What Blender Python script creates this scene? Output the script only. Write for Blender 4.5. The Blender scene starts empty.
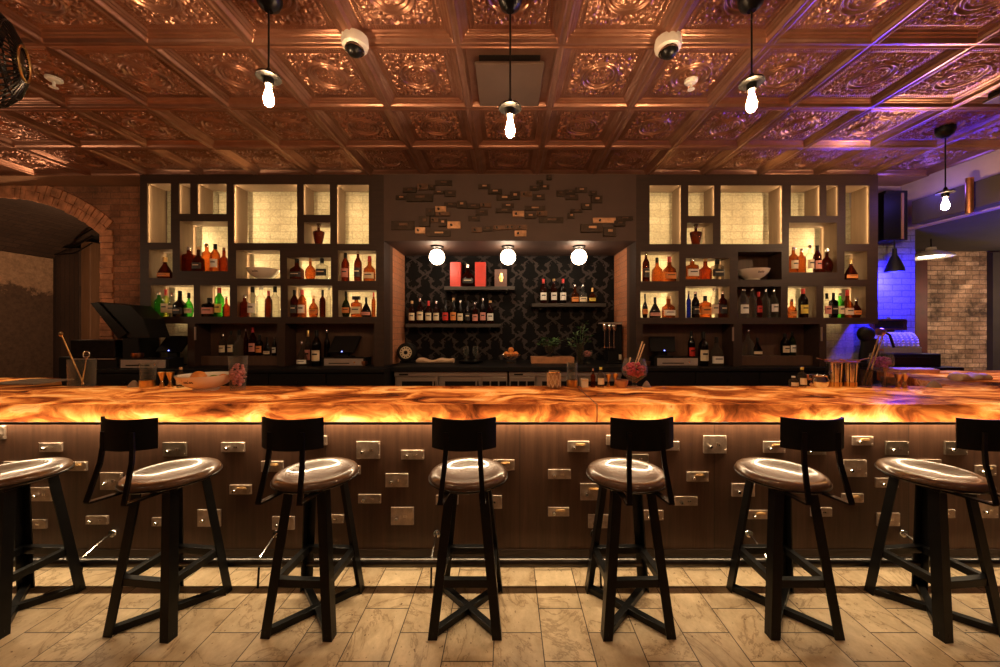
import bpy, math, random
import numpy as np, mathutils
from math import sin, cos, pi, radians
random.seed(7)
sc = bpy.context.scene
COL = sc.collection
F, CX, CY, H = 361.0, 507.0, 328.0, 1.5          # measured lens, principal point and eye height
def P(px, py, d): return ((px-CX)*d/F, d, H+(CY-py)*d/F)
def X(px, d): return (px-CX)*d/F
def Z(py, d): return H+(CY-py)*d/F

# ------------------------------------------------------------------ materials
M = {}
def nt(name):
    m = bpy.data.materials.new(name); m.use_nodes = True
    n = m.node_tree; n.nodes.clear()
    out = n.nodes.new('ShaderNodeOutputMaterial')
    return m, n, out
def ramp(n, stops):
    r = n.nodes.new('ShaderNodeValToRGB'); e = r.color_ramp.elements
    while len(e) < len(stops): e.new(0.5)
    for i, (p, c) in enumerate(stops):
        e[i].position = p; e[i].color = (*c, 1) if len(c) == 3 else c
    return r
def mth(n, op, a, b=None, c=None):
    q = n.nodes.new('ShaderNodeMath'); q.operation = op
    for i, v in enumerate((a, b, c)):
        if v is None: continue
        if isinstance(v, (int, float)): q.inputs[i].default_value = v
        else: n.links.new(v, q.inputs[i])
    return q.outputs[0]
def coords(n, perm='xyz', scale=1, off=(0, 0, 0)):
    tc = n.nodes.new('ShaderNodeTexCoord')
    sp = n.nodes.new('ShaderNodeSeparateXYZ'); n.links.new(tc.outputs['Object'], sp.inputs[0])
    cb = n.nodes.new('ShaderNodeCombineXYZ')
    for i, ch in enumerate(perm): n.links.new(sp.outputs['xyz'.index(ch)], cb.inputs[i])
    mp = n.nodes.new('ShaderNodeMapping'); n.links.new(cb.outputs[0], mp.inputs[0])
    mp.inputs['Location'].default_value = off
    mp.inputs['Scale'].default_value = scale if isinstance(scale, tuple) else (scale,)*3
    return mp.outputs[0]
def noise(n, vec, scale, detail=4, rough=0.55, dist=0):
    t = n.nodes.new('ShaderNodeTexNoise'); n.links.new(vec, t.inputs['Vector'])
    t.inputs['Scale'].default_value = scale; t.inputs['Detail'].default_value = detail
    t.inputs['Roughness'].default_value = rough; t.inputs['Distortion'].default_value = dist
    return t.outputs[0]
def mixc(n, f, a, b, mode='MIX'):
    q = n.nodes.new('ShaderNodeMix'); q.data_type = 'RGBA'; q.blend_type = mode
    if isinstance(f, (int, float)): q.inputs[0].default_value = f
    else: n.links.new(f, q.inputs[0])
    for i, v in ((6, a), (7, b)):
        if isinstance(v, tuple): q.inputs[i].default_value = (*v, 1)
        else: n.links.new(v, q.inputs[i])
    return q.outputs[2]
def bsdf(n, out, base=None, rough=.5, metal=0, coat=0):
    b = n.nodes.new('ShaderNodeBsdfPrincipled')
    if base is not None:
        if isinstance(base, tuple): b.inputs['Base Color'].default_value = (*base, 1)
        else: n.links.new(base, b.inputs['Base Color'])
    if isinstance(rough, (int, float)): b.inputs['Roughness'].default_value = rough
    else: n.links.new(rough, b.inputs['Roughness'])
    b.inputs['Metallic'].default_value = metal
    b.inputs['Coat Weight'].default_value = coat
    n.links.new(b.outputs[0], out.inputs[0])
    return b
def bump(n, b, h, strength=.3, dist=.01):
    q = n.nodes.new('ShaderNodeBump'); q.inputs['Strength'].default_value = strength
    q.inputs['Distance'].default_value = dist
    n.links.new(h, q.inputs['Height']); n.links.new(q.outputs[0], b.inputs['Normal'])
def pm(key, base, rough=.5, metal=0, var=.2, scale=12, bmp=0, coat=0, perm='xyz', stretch=1):
    m, n, out = nt(key)
    v = coords(n, perm, stretch)
    f = noise(n, v, scale)
    lo = tuple(c*(1-var) for c in base); hi = tuple(min(1, c*(1+var)) for c in base)
    r = ramp(n, [(.3, lo), (.7, hi)]); n.links.new(f, r.inputs[0])
    b = bsdf(n, out, r.outputs[0], rough, metal, coat)
    if key in ('black_paint', 'black_leather'): b.inputs['Specular IOR Level'].default_value = .22
    if bmp: bump(n, b, f, bmp)
    M[key] = m
    return m
def emi(key, col, s):
    m, n, out = nt(key)
    e = n.nodes.new('ShaderNodeEmission'); e.inputs[0].default_value = (*col, 1); e.inputs[1].default_value = s
    n.links.new(e.outputs[0], out.inputs[0]); M[key] = m
def glass(key, tint, body=.12, gloss=.06):
    m, n, out = nt(key)
    t = n.nodes.new('ShaderNodeBsdfTransparent'); t.inputs[0].default_value = (*tint, 1)
    d = n.nodes.new('ShaderNodeBsdfPrincipled'); d.inputs['Base Color'].default_value = (*[c*c*.35 for c in tint], 1)
    d.inputs['Roughness'].default_value = .08
    lw = n.nodes.new('ShaderNodeLayerWeight'); lw.inputs[0].default_value = .35
    f = mth(n, 'MULTIPLY_ADD', lw.outputs['Facing'], .42, body)
    mx = n.nodes.new('ShaderNodeMixShader'); n.links.new(f, mx.inputs[0])
    n.links.new(t.outputs[0], mx.inputs[1]); n.links.new(d.outputs[0], mx.inputs[2])
    n.links.new(mx.outputs[0], out.inputs[0]); M[key] = m
def brick(key, c1, c2, mortar, perm='xzy', bw=.215, rh=.072, ms=.006, rough=.85, bmp=.6, dirt=(.03, .015, .01), dirt_amt=.5, off=(0, 0, 0)):
    m, n, out = nt(key)
    v = coords(n, perm, 1, off)
    wob = n.nodes.new('ShaderNodeTexNoise'); n.links.new(v, wob.inputs['Vector']); wob.inputs['Scale'].default_value = 6
    vv = n.nodes.new('ShaderNodeVectorMath'); vv.operation = 'MULTIPLY_ADD'
    n.links.new(wob.outputs[1], vv.inputs[0]); vv.inputs[1].default_value = (.018, .018, .018); n.links.new(v, vv.inputs[2])
    t = n.nodes.new('ShaderNodeTexBrick'); n.links.new(vv.outputs[0], t.inputs['Vector'])
    t.inputs['Scale'].default_value = 1; t.inputs['Brick Width'].default_value = bw; t.inputs['Row Height'].default_value = rh
    t.inputs['Mortar Size'].default_value = ms; t.inputs['Mortar Smooth'].default_value = .3
    t.inputs['Color1'].default_value = (*c1, 1); t.inputs['Color2'].default_value = (*c2, 1); t.inputs['Mortar'].default_value = (*mortar, 1)
    f1 = noise(n, v, 2.2, 6, .65); r1 = ramp(n, [(.42, (0, 0, 0)), (.7, (dirt_amt,)*3)]); n.links.new(f1, r1.inputs[0])
    f2 = noise(n, v, 45, 4, .7); r2 = ramp(n, [(.3, (.65,)*3), (.7, (1.15,)*3)]); n.links.new(f2, r2.inputs[0])
    c = mixc(n, 1, t.outputs[0], r2.outputs[0], 'MULTIPLY')
    c = mixc(n, r1.outputs[0], c, dirt)
    b = bsdf(n, out, c, rough)
    h = mth(n, 'MULTIPLY_ADD', f2, .35, mth(n, 'SUBTRACT', 1, t.outputs[1]))
    bump(n, b, h, bmp, .012); M[key] = m
def wood(key, a, b_, grain='z', scale=3, rough=.45, coat=0, bmp=.08):
    m, n, out = nt(key)
    s = {'z': (9, 9, .6), 'x': (.6, 9, 9), 'y': (9, .6, 9)}[grain]
    v = coords(n, 'xyz', s)
    f = noise(n, v, scale, 6, .65, .4)
    r = ramp(n, [(.25, a), (.75, b_)]); n.links.new(f, r.inputs[0])
    bb = bsdf(n, out, r.outputs[0], rough, 0, coat); bump(n, bb, f, bmp); M[key] = m

pm('black_steel', (.007, .0065, .0065), .36, .5, .25, 20, .05)
pm('black_paint', (.0075, .0065, .0062), .55, 0, .2, 10)
pm('black_leather', (.004, .0035, .0035), .55, 0, .2, 60, .1)
pm('dark_metal', (.03, .027, .025), .35, .9, .25, 30)
pm('stainless', (.46, .37, .31), .38, .65, .12, 4, 0, 0, 'xyz', (1, 1, 40))
pm('chrome', (.75, .72, .68), .14, 1, .05)
pm('brass', (.65, .42, .18), .28, 1, .15, 25)
pm('copper', (.60, .26, .13), .3, 1, .2, 25)
pm('plate_metal', (.47, .36, .285), .42, .85, .25, 25, .05)
pm('plate_light', (.53, .41, .33), .42, .8, .25, 25, .05)
pm('plate_dark', (.22, .17, .125), .42, .85, .25, 25, .05)
pm('bronze_dark', (.050, .032, .022), .5, .7, .35, 20, .1)
pm('bronze_mid', (.14, .075, .045), .5, .7, .35, 20, .1)
pm('bronze_light', (.48, .26, .14), .45, .7, .3, 20, .1)
pm('cream', (.75, .62, .42), .5, 0, .06)
pm('white', (.8, .77, .7), .4, 0, .04)
pm('porcelain', (.78, .70, .58), .25, 0, .05, 6, 0, .5)
pm('red_paint', (.62, .035, .025), .35, 0, .1)
pm('red_wax', (.55, .03, .025), .35, 0, .1)
pm('orange_paper', (.72, .25, .06), .5, 0, .1)
pm('yellow_paper', (.80, .62, .10), .5, 0, .1)
pm('pink_paper', (.68, .28, .22), .5, 0, .1)
pm('black_paper', (.012, .012, .012), .4, 0, .1)
pm('gold', (.75, .5, .2), .3, 1, .1)
pm('cork', (.55, .33, .15), .8, 0, .2, 80)
pm('plaster_lilac', (.36, .27, .26), .8, 0, .12, 3, .1)
pm('plaster_brown', (.23, .115, .06), .8, 0, .15, 3, .1)
pm('plaster_dark', (.035, .024, .02), .8, 0, .2, 3, .1)
pm('header_paint', (.072, .039, .028), .62, 0, .12, 4, .03)
pm('vent_paint', (.10, .060, .042), .5, 0, .12, 5)
pm('cloth', (.62, .42, .26), .9, 0, .1, 30, .2)
pm('grey_cloth', (.32, .26, .20), .9, 0, .1, 30, .2)
pm('board_wood', (.52, .24, .11), .5, 0, .2, 20)
pm('orange_peel', (.75, .25, .04), .5, 0, .1, 90, .15)
pm('lime_peel', (.20, .32, .05), .5, 0, .15, 60, .1)
pm('leaf', (.07, .14, .04), .5, 0, .35, 40)
pm('petal', (.62, .06, .10), .5, 0, .5, 25)
pm('petal_pink', (.75, .27, .28), .5, 0, .4, 25)
pm('petal_violet', (.45, .08, .35), .5, 0, .4, 25)
pm('straw_wood', (.72, .50, .28), .5, 0, .15)
pm('candle', (.70, .33, .18), .4, 0, .1)
pm('dark_red', (.10, .012, .012), .6, 0, .3, 6)
wood('walnut', (.022, .0105, .0065), (.044, .021, .0125), 'x', 3, .6, 0)
wood('walnut_side', (.065, .032, .019), (.115, .057, .034), 'z', 3, .6, 0)
wood('lit_lining', (.105, .058, .031), (.165, .095, .052), 'z', 3, .5)
wood('post_wood', (.13, .06, .03), (.24, .12, .06), 'z', 3, .6)
wood('shelf_wood', (.022, .017, .014), (.045, .035, .028), 'x', 3, .5)
brick('brick_lit', (.60, .47, .29), (.52, .40, .24), (.46, .35, .21), dirt=(.24, .17, .10), dirt_amt=.5, bw=.24, rh=.085, bmp=.55)
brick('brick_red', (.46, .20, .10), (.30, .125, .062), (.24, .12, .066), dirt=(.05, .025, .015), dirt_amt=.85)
brick('brick_niche', (.66, .25, .11), (.54, .19, .08), (.42, .18, .09), perm='yzx', dirt=(.35, .2, .14), dirt_amt=.5)
brick('brick_blue', (.24, .24, .26), (.18, .18, .20), (.10, .10, .11), dirt=(.2, .2, .2), dirt_amt=.4)
brick('brick_far', (.78, .50, .34), (.36, .19, .115), (.24, .155, .105), dirt=(.05, .026, .016), dirt_amt=1.3, bw=.21, rh=.07, bmp=.9)
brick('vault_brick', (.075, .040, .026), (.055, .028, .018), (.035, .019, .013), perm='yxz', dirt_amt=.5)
glass('amber', (.66, .31, .13)); glass('dark_amber', (.34, .12, .06), .25); glass('red_amber', (.58, .19, .09), .15)
glass('clear', (.94, .94, .91), .035); glass('green', (.28, .80, .22), .14); glass('lime_glass', (.72, .86, .34), .1)
glass('black_glass', (.10, .07, .05), .55); glass('blue_glass', (.10, .14, .70), .3); glass('olive_glass', (.16, .22, .07), .4)
glass('smoke', (.72, .66, .60), .1)
EM = 1.0
pm('register_grey', (.30, .30, .32), .4, .2, .1)
pm('rail_metal', (.085, .075, .066), .30, 1, .2, 20)
pm('box_brown', (.13, .055, .038), .5, 0, .15)
pm('till_grey', (.46, .38, .33), .45, .3, .12, 8)
emi('bulb_glow', (1, .64, .33), 720*EM)
emi('globe_glow', (1, .72, .45), 26*EM); emi('opal_glow', (1, .74, .50), 25)
emi('blue_glow', (.10, .12, 1), 40)
emi('white_glow', (1, .85, .60), 14)
emi('led_blue', (.2, .25, 1), 6)
pm('tin', (.62, .62, .62), .22, 1, .06)

def onyx():
    m, n, out = nt('onyx')
    v = coords(n, 'xyz', (.95, 1.6, 1.7))
    w = n.nodes.new('ShaderNodeTexNoise'); n.links.new(v, w.inputs['Vector']); w.inputs['Scale'].default_value = 1.7; w.inputs['Detail'].default_value = 3
    vv = n.nodes.new('ShaderNodeVectorMath'); vv.operation = 'MULTIPLY_ADD'
    n.links.new(w.outputs[1], vv.inputs[0]); vv.inputs[1].default_value = (.7, .6, .6); n.links.new(v, vv.inputs[2])
    f = noise(n, vv.outputs[0], 2.4, 8, .62, .9)
    r = ramp(n, [(.34, (.07, .016, .006)), (.44, (.30, .075, .020)), (.50, (.62, .20, .05)), (.57, (.92, .39, .115)), (.62, (1, .62, .27)), (.68, (.62, .18, .045)), (.78, (.25, .07, .02))])
    n.links.new(f, r.inputs[0])
    t = n.nodes.new('ShaderNodeBsdfTranslucent'); n.links.new(r.outputs[0], t.inputs[0])
    b = n.nodes.new('ShaderNodeBsdfPrincipled'); n.links.new(r.outputs[0], b.inputs['Base Color']); b.inputs['Roughness'].default_value = .16
    mx = n.nodes.new('ShaderNodeMixShader'); mx.inputs[0].default_value = .32
    n.links.new(t.outputs[0], mx.inputs[1]); n.links.new(b.outputs[0], mx.inputs[2]); n.links.new(mx.outputs[0], out.inputs[0])
    M['onyx'] = m
onyx()
def floor_mat():
    m, n, out = nt('floor_tiles')
    v = coords(n, 'yxz', 1, (-1.624, .5257, 0))
    t = n.nodes.new('ShaderNodeTexBrick'); n.links.new(v, t.inputs['Vector']); t.offset = .5
    t.inputs['Scale'].default_value = 1; t.inputs['Brick Width'].default_value = .307; t.inputs['Row Height'].default_value = .2315
    t.inputs['Mortar Size'].default_value = .0028; t.inputs['Mortar Smooth'].default_value = .2
    t.inputs['Color1'].default_value = (.66, .51, .33, 1); t.inputs['Color2'].default_value = (.52, .39, .25, 1); t.inputs['Mortar'].default_value = (.07, .045, .03, 1)
    t2 = n.nodes.new('ShaderNodeTexBrick'); n.links.new(v, t2.inputs['Vector']); t2.offset = .5
    t2.inputs['Scale'].default_value = 1; t2.inputs['Brick Width'].default_value = .307; t2.inputs['Row Height'].default_value = .2315; t2.inputs['Mortar Size'].default_value = 0
    t2.inputs['Color1'].default_value = (0, 0, 0, 1); t2.inputs['Color2'].default_value = (1, 1, 1, 1)
    va = n.nodes.new('ShaderNodeVectorMath'); va.operation = 'MULTIPLY_ADD'; n.links.new(t2.outputs[0], va.inputs[0]); va.inputs[1].default_value = (17, 29, 11); n.links.new(coords(n, 'xyz', (1, .7, 1)), va.inputs[2])
    vn = va.outputs[0]
    f1 = noise(n, vn, 2.4, 8, .62, 1.6)
    r1 = ramp(n, [(.40, (1, 1, 1)), (.485, (.90, .87, .83)), (.50, (.42, .34, .27)), (.515, (.90, .87, .83)), (.6, (1, 1, 1))]); n.links.new(f1, r1.inputs[0])
    f2 = noise(n, vn, 14, 6, .7); r2 = ramp(n, [(.3, (.72, .68, .62)), (.65, (1.08, 1.08, 1.06))]); n.links.new(f2, r2.inputs[0])
    f3 = noise(n, vn, 60, 3, .5); r3 = ramp(n, [(.26, (.25, .18, .12)), (.33, (1, 1, 1))]); n.links.new(f3, r3.inputs[0])
    c = mixc(n, .8, t.outputs[0], r1.outputs[0], 'MULTIPLY'); c = mixc(n, 1, c, r2.outputs[0], 'MULTIPLY'); c = mixc(n, 1, c, r3.outputs[0], 'MULTIPLY')
    rr = ramp(n, [(.3, (.32,)*3), (.7, (.55,)*3)]); n.links.new(f2, rr.inputs[0])
    b = bsdf(n, out, c, rr.outputs[0])
    bump(n, b, mth(n, 'MULTIPLY_ADD', f2, .25, mth(n, 'SUBTRACT', 1, t.outputs[1])), .4, .004); M['floor_tiles'] = m
floor_mat()
def copper_tin():
    m, n, out = nt('copper_tin')
    v = coords(n)
    f = noise(n, v, 5, 5, .6); f2 = noise(n, v, 70, 4, .6)
    r = ramp(n, [(.3, (.31, .142, .094)), (.7, (.46, .235, .160))]); n.links.new(f, r.inputs[0])
    rr = ramp(n, [(.3, (.24,)*3), (.7, (.38,)*3)]); n.links.new(f2, rr.inputs[0])
    b = bsdf(n, out, r.outputs[0], .36, .82); M['copper_tin'] = m
copper_tin()
def damask():
    m, n, out = nt('damask_paper')
    tc = n.nodes.new('ShaderNodeTexCoord'); sp = n.nodes.new('ShaderNodeSeparateXYZ'); n.links.new(tc.outputs['Object'], sp.inputs[0])
    px_, pz = .305, .40
    u = mth(n, 'MULTIPLY', sp.outputs[0], 2*pi/px_); w = mth(n, 'MULTIPLY', sp.outputs[2], 2*pi/pz)
    bend = mth(n, 'MULTIPLY', mth(n, 'SINE', mth(n, 'MULTIPLY', w, 2)), .35)
    hu = mth(n, 'MULTIPLY', u, .5); hw = mth(n, 'MULTIPLY', w, .5)
    def ln(sgn):
        a = mth(n, 'ADD', hu, mth(n, 'MULTIPLY', hw, sgn)); a = mth(n, 'ADD', a, mth(n, 'MULTIPLY', bend, sgn))
        return mth(n, 'ABSOLUTE', mth(n, 'SINE', a))
    l = mth(n, 'MINIMUM', ln(1), ln(-1))
    v = coords(n)
    leafy = noise(n, v, 26, 3, .6, 1.5)
    # leafy medallion in the middle of each ogee
    md = mth(n, 'MULTIPLY', mth(n, 'COSINE', u), mth(n, 'COSINE', w))
    med = mth(n, 'MULTIPLY', mth(n, 'GREATER_THAN', md, .55), mth(n, 'GREATER_THAN', mth(n, 'SINE', mth(n, 'ADD', mth(n, 'MULTIPLY', u, 4), mth(n, 'MULTIPLY', mth(n, 'COSINE', mth(n, 'MULTIPLY', w, 3)), 2))), .25))
    lobe = mth(n, 'MULTIPLY_ADD', mth(n, 'SINE', mth(n, 'MULTIPLY', w, 4)), .5, .62)
    lf = ramp(n, [(.36, (0, 0, 0)), (.60, (1, 1, 1))]); n.links.new(leafy, lf.inputs[0])
    wid = mth(n, 'MULTIPLY_ADD', mth(n, 'MULTIPLY', lobe, lf.outputs[0]), .36, .075)
    lm = mth(n, 'LESS_THAN', l, wid)
    mask = mth(n, 'MAXIMUM', lm, mth(n, 'MULTIPLY', med, .8))
    c = mixc(n, mask, (.0035, .003, .003), (.050, .039, .036))
    bb = bsdf(n, out, c, .7); bb.inputs['Specular IOR Level'].default_value = .15
    M['damask_paper'] = m
damask()
def panel_wood():
    m, n, out = nt('bar_panel_wood')
    v = coords(n, 'xyz', (9, 9, .5)); f = noise(n, v, 3.2, 6, .65, .5)
    r = ramp(n, [(.25, (.054, .022, .0105)), (.5, (.088, .037, .019)), (.8, (.134, .060, .031))]); n.links.new(f, r.inputs[0])
    vb = coords(n, 'xyz', (1/1.22, 0, 0), (-.063, 0, 0)); wn = n.nodes.new('ShaderNodeTexWhiteNoise'); wn.noise_dimensions = '1D'
    sp = n.nodes.new('ShaderNodeSeparateXYZ'); n.links.new(vb, sp.inputs[0]); n.links.new(mth(n, 'FLOOR', sp.outputs[0]), wn.inputs['W'])
    rv = ramp(n, [(0, (.86,)*3), (1, (1.08,)*3)]); n.links.new(wn.outputs[0], rv.inputs[0])
    fr = mth(n, 'FRACT', sp.outputs[0]); seam = mth(n, 'LESS_THAN', fr, .006)
    c = mixc(n, 1, r.outputs[0], rv.outputs[0], 'MULTIPLY'); c = mixc(n, mth(n, 'MULTIPLY', seam, .6), c, (.02, .01, .006))
    b = bsdf(n, out, c, .5, 0, .1); bump(n, b, f, .06); M['bar_panel_wood'] = m
panel_wood()
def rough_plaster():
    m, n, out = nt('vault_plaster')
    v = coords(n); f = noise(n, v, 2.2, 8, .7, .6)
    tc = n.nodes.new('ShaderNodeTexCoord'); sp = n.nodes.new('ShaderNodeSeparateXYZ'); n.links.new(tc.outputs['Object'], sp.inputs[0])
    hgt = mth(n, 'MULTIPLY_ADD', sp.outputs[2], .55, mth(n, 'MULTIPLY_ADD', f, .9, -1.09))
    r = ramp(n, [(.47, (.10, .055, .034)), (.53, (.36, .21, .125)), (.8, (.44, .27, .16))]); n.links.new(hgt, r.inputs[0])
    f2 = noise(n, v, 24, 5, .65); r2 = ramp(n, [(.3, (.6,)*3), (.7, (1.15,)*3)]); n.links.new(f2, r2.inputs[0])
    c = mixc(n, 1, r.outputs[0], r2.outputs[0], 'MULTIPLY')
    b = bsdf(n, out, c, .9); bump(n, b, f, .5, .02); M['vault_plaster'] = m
rough_plaster()
def seat_mat():
    m, n, out = nt('seat_lacquer')
    v = coords(n, 'xyz', (1, 8, 1)); f = noise(n, v, 7, 5, .6, .3)
    r = ramp(n, [(.3, (.055, .027, .013)), (.7, (.13, .068, .034))]); n.links.new(f, r.inputs[0])
    b = bsdf(n, out, r.outputs[0], .32, .0, .75); b.inputs['Specular IOR Level'].default_value = .35; b.inputs['Coat Roughness'].default_value = .07; M['seat_lacquer'] = m
seat_mat()

# ------------------------------------------------------------------ mesh building
OFF = {}
def base_off(o):
    x = y = z = 0
    return OFF.get(o.name, (0, 0, 0)) if o else (0, 0, 0)
class MB:
    def __init__(s): s.v = []; s.f = []
    def add(s, vs, fs):
        b = len(s.v); s.v += [tuple(q) for q in vs]; s.f += [tuple(i+b for i in q) for q in fs]; return s
    def box(s, x0, y0, z0, x1, y1, z1):
        if x0 > x1: x0, x1 = x1, x0
        if y0 > y1: y0, y1 = y1, y0
        if z0 > z1: z0, z1 = z1, z0
        return s.add([(x0, y0, z0), (x1, y0, z0), (x1, y1, z0), (x0, y1, z0), (x0, y0, z1), (x1, y0, z1), (x1, y1, z1), (x0, y1, z1)],
                     [(0, 3, 2, 1), (4, 5, 6, 7), (0, 1, 5, 4), (1, 2, 6, 5), (2, 3, 7, 6), (3, 0, 4, 7)])
    def prism(s, bot, top):
        k = len(bot)
        return s.add(list(bot)+list(top), [tuple(range(k))[::-1], tuple(range(k, 2*k))] + [(i, (i+1) % k, k+(i+1) % k, k+i) for i in range(k)])
    def lathe(s, prof, seg=20, c=(0, 0, 0), sx=1, sy=1, sq=0, axis='z', a0=0, a1=2*pi, closed=True):
        vs = []; k = len(prof); full = abs(a1-a0-2*pi) < 1e-6
        ns = seg if full else seg+1
        for i in range(ns):
            a = a0+(a1-a0)*i/seg
            ca, sa = cos(a), sin(a)
            if sq:
                g = (abs(ca)**sq+abs(sa)**sq)**(-1/sq); ca, sa = ca*g, sa*g
            for r, z in prof:
                q = (r*ca*sx, r*sa*sy, z)
                if axis == 'x': q = (q[2], q[0], q[1])
                elif axis == 'y': q = (q[0], q[2], q[1])
                vs.append((q[0]+c[0], q[1]+c[1], q[2]+c[2]))
        fs = []
        for i in range(seg):
            j = (i+1) % ns if full else i+1
            for t in range(k-1):
                fs.append((i*k+t, j*k+t, j*k+t+1, i*k+t+1) if axis != 'y' else (i*k+t, i*k+t+1, j*k+t+1, j*k+t))
        return s.add(vs, fs)
    def tube(s, pts, r, seg=8, cap=True):
        rs = r if isinstance(r, (list, tuple)) else [r]*len(pts)
        n_ = len(pts); vs = []
        P_ = [np.array(p, float) for p in pts]; up = None
        for i in range(n_):
            t = P_[min(i+1, n_-1)]-P_[max(i-1, 0)]; t /= np.linalg.norm(t)+1e-12
            if up is None or abs(np.dot(up, t)) > .98:
                up = np.array((0, 0, 1.)) if abs(t[2]) < .9 else np.array((1., 0, 0))
            a = np.cross(t, up); a /= np.linalg.norm(a); b = np.cross(a, t); up = b
            for k in range(seg):
                q = P_[i]+rs[i]*(a*cos(2*pi*k/seg)+b*sin(2*pi*k/seg)); vs.append(tuple(q))
        fs = [(i*seg+k, i*seg+(k+1) % seg, (i+1)*seg+(k+1) % seg, (i+1)*seg+k) for i in range(n_-1) for k in range(seg)]
        if cap: fs += [tuple(range(seg))[::-1], tuple(range((n_-1)*seg, n_*seg))]
        return s.add(vs, fs)
    def bar(s, a, b, w, h, up=(0, 0, 1)):
        A, B, U = (np.array(q, float) for q in (a, b, up))
        t = B-A; t /= np.linalg.norm(t); sd = np.cross(t, U); sd /= np.linalg.norm(sd); u = np.cross(sd, t)
        q = [(-1, -1), (1, -1), (1, 1), (-1, 1)]
        return s.prism([tuple(A+sd*w/2*i+u*h/2*j) for i, j in q], [tuple(B+sd*w/2*i+u*h/2*j) for i, j in q])
    def ball(s, c, r, seg=12, rings=8, sx=1, sy=1, sz=1):
        return s.lathe([(r*sin(pi*i/rings)*1.0, -r*cos(pi*i/rings)*sz) for i in range(rings+1)], seg, c, sx, sy)
    def build(s, name, mat, parent=None, smooth=None, bevel=0, local=False, angle=35):
        o_ = base_off(parent)
        vs = s.v if local or parent is None else [(x-o_[0], y-o_[1], z-o_[2]) for x, y, z in s.v]
        me = bpy.data.meshes.new(name); me.from_pydata(vs, [], s.f); me.update()
        me.materials.append(M[mat] if isinstance(mat, str) else mat)
        o = bpy.data.objects.new(name, me); COL.objects.link(o)
        if parent is not None:
            o.parent = parent; OFF[o.name] = o_
        else: OFF[o.name] = (0, 0, 0)
        if smooth is None: smooth = len(s.f) > 12
        if smooth:
            for p in me.polygons: p.use_smooth = True
            try: me.set_sharp_from_angle(angle=radians(angle))
            except Exception: pass
        if bevel:
            b = o.modifiers.new('bevel', 'BEVEL'); b.width = bevel; b.segments = 2; b.limit_method = 'ANGLE'
        return o
def tag(o, label, cat, group=None, kind=None):
    o['label'] = label; o['category'] = cat
    if group: o['group'] = group
    if kind: o['kind'] = kind
    return o
def thing(name, label, cat, loc=(0, 0, 0), group=None, rz=0):
    o = bpy.data.objects.new(name, None); COL.objects.link(o); o.location = loc; o.rotation_euler = (0, 0, rz)
    o.empty_display_size = .05
    OFF[o.name] = tuple(loc)
    return tag(o, label, cat, group)
def struct(name, mb, mat, parent=None, **k):
    o = mb.build(name, mat, parent, **k)
    if parent is None: o['kind'] = 'structure'
    return o
def area(name, loc, size, sizey, rot, power, col, spread=180):
    l = bpy.data.lights.new(name, 'AREA'); l.shape = 'RECTANGLE'; l.size = size; l.size_y = sizey; l.energy = power; l.color = col
    l.spread = radians(spread)
    o = bpy.data.objects.new(name, l); o.location = loc; o.rotation_euler = rot; COL.objects.link(o); return o
def point(name, loc, power, col, r=.05):
    l = bpy.data.lights.new(name, 'POINT'); l.energy = power; l.color = col; l.shadow_soft_size = r
    o = bpy.data.objects.new(name, l); o.location = loc; COL.objects.link(o); return o

CH = 3.169                 # ceiling height
FR, BK, WB = 3.92, 4.13, 4.22     # bookcase front, back, brick wall behind it
NB = 4.72                  # niche back

# ------------------------------------------------------------------ the room
struct('floor', MB().add([(-9, -3, 0), (9, -3, 0), (9, 8, 0), (-9, 8, 0)], [(0, 1, 2, 3)]), 'floor_tiles')

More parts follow.
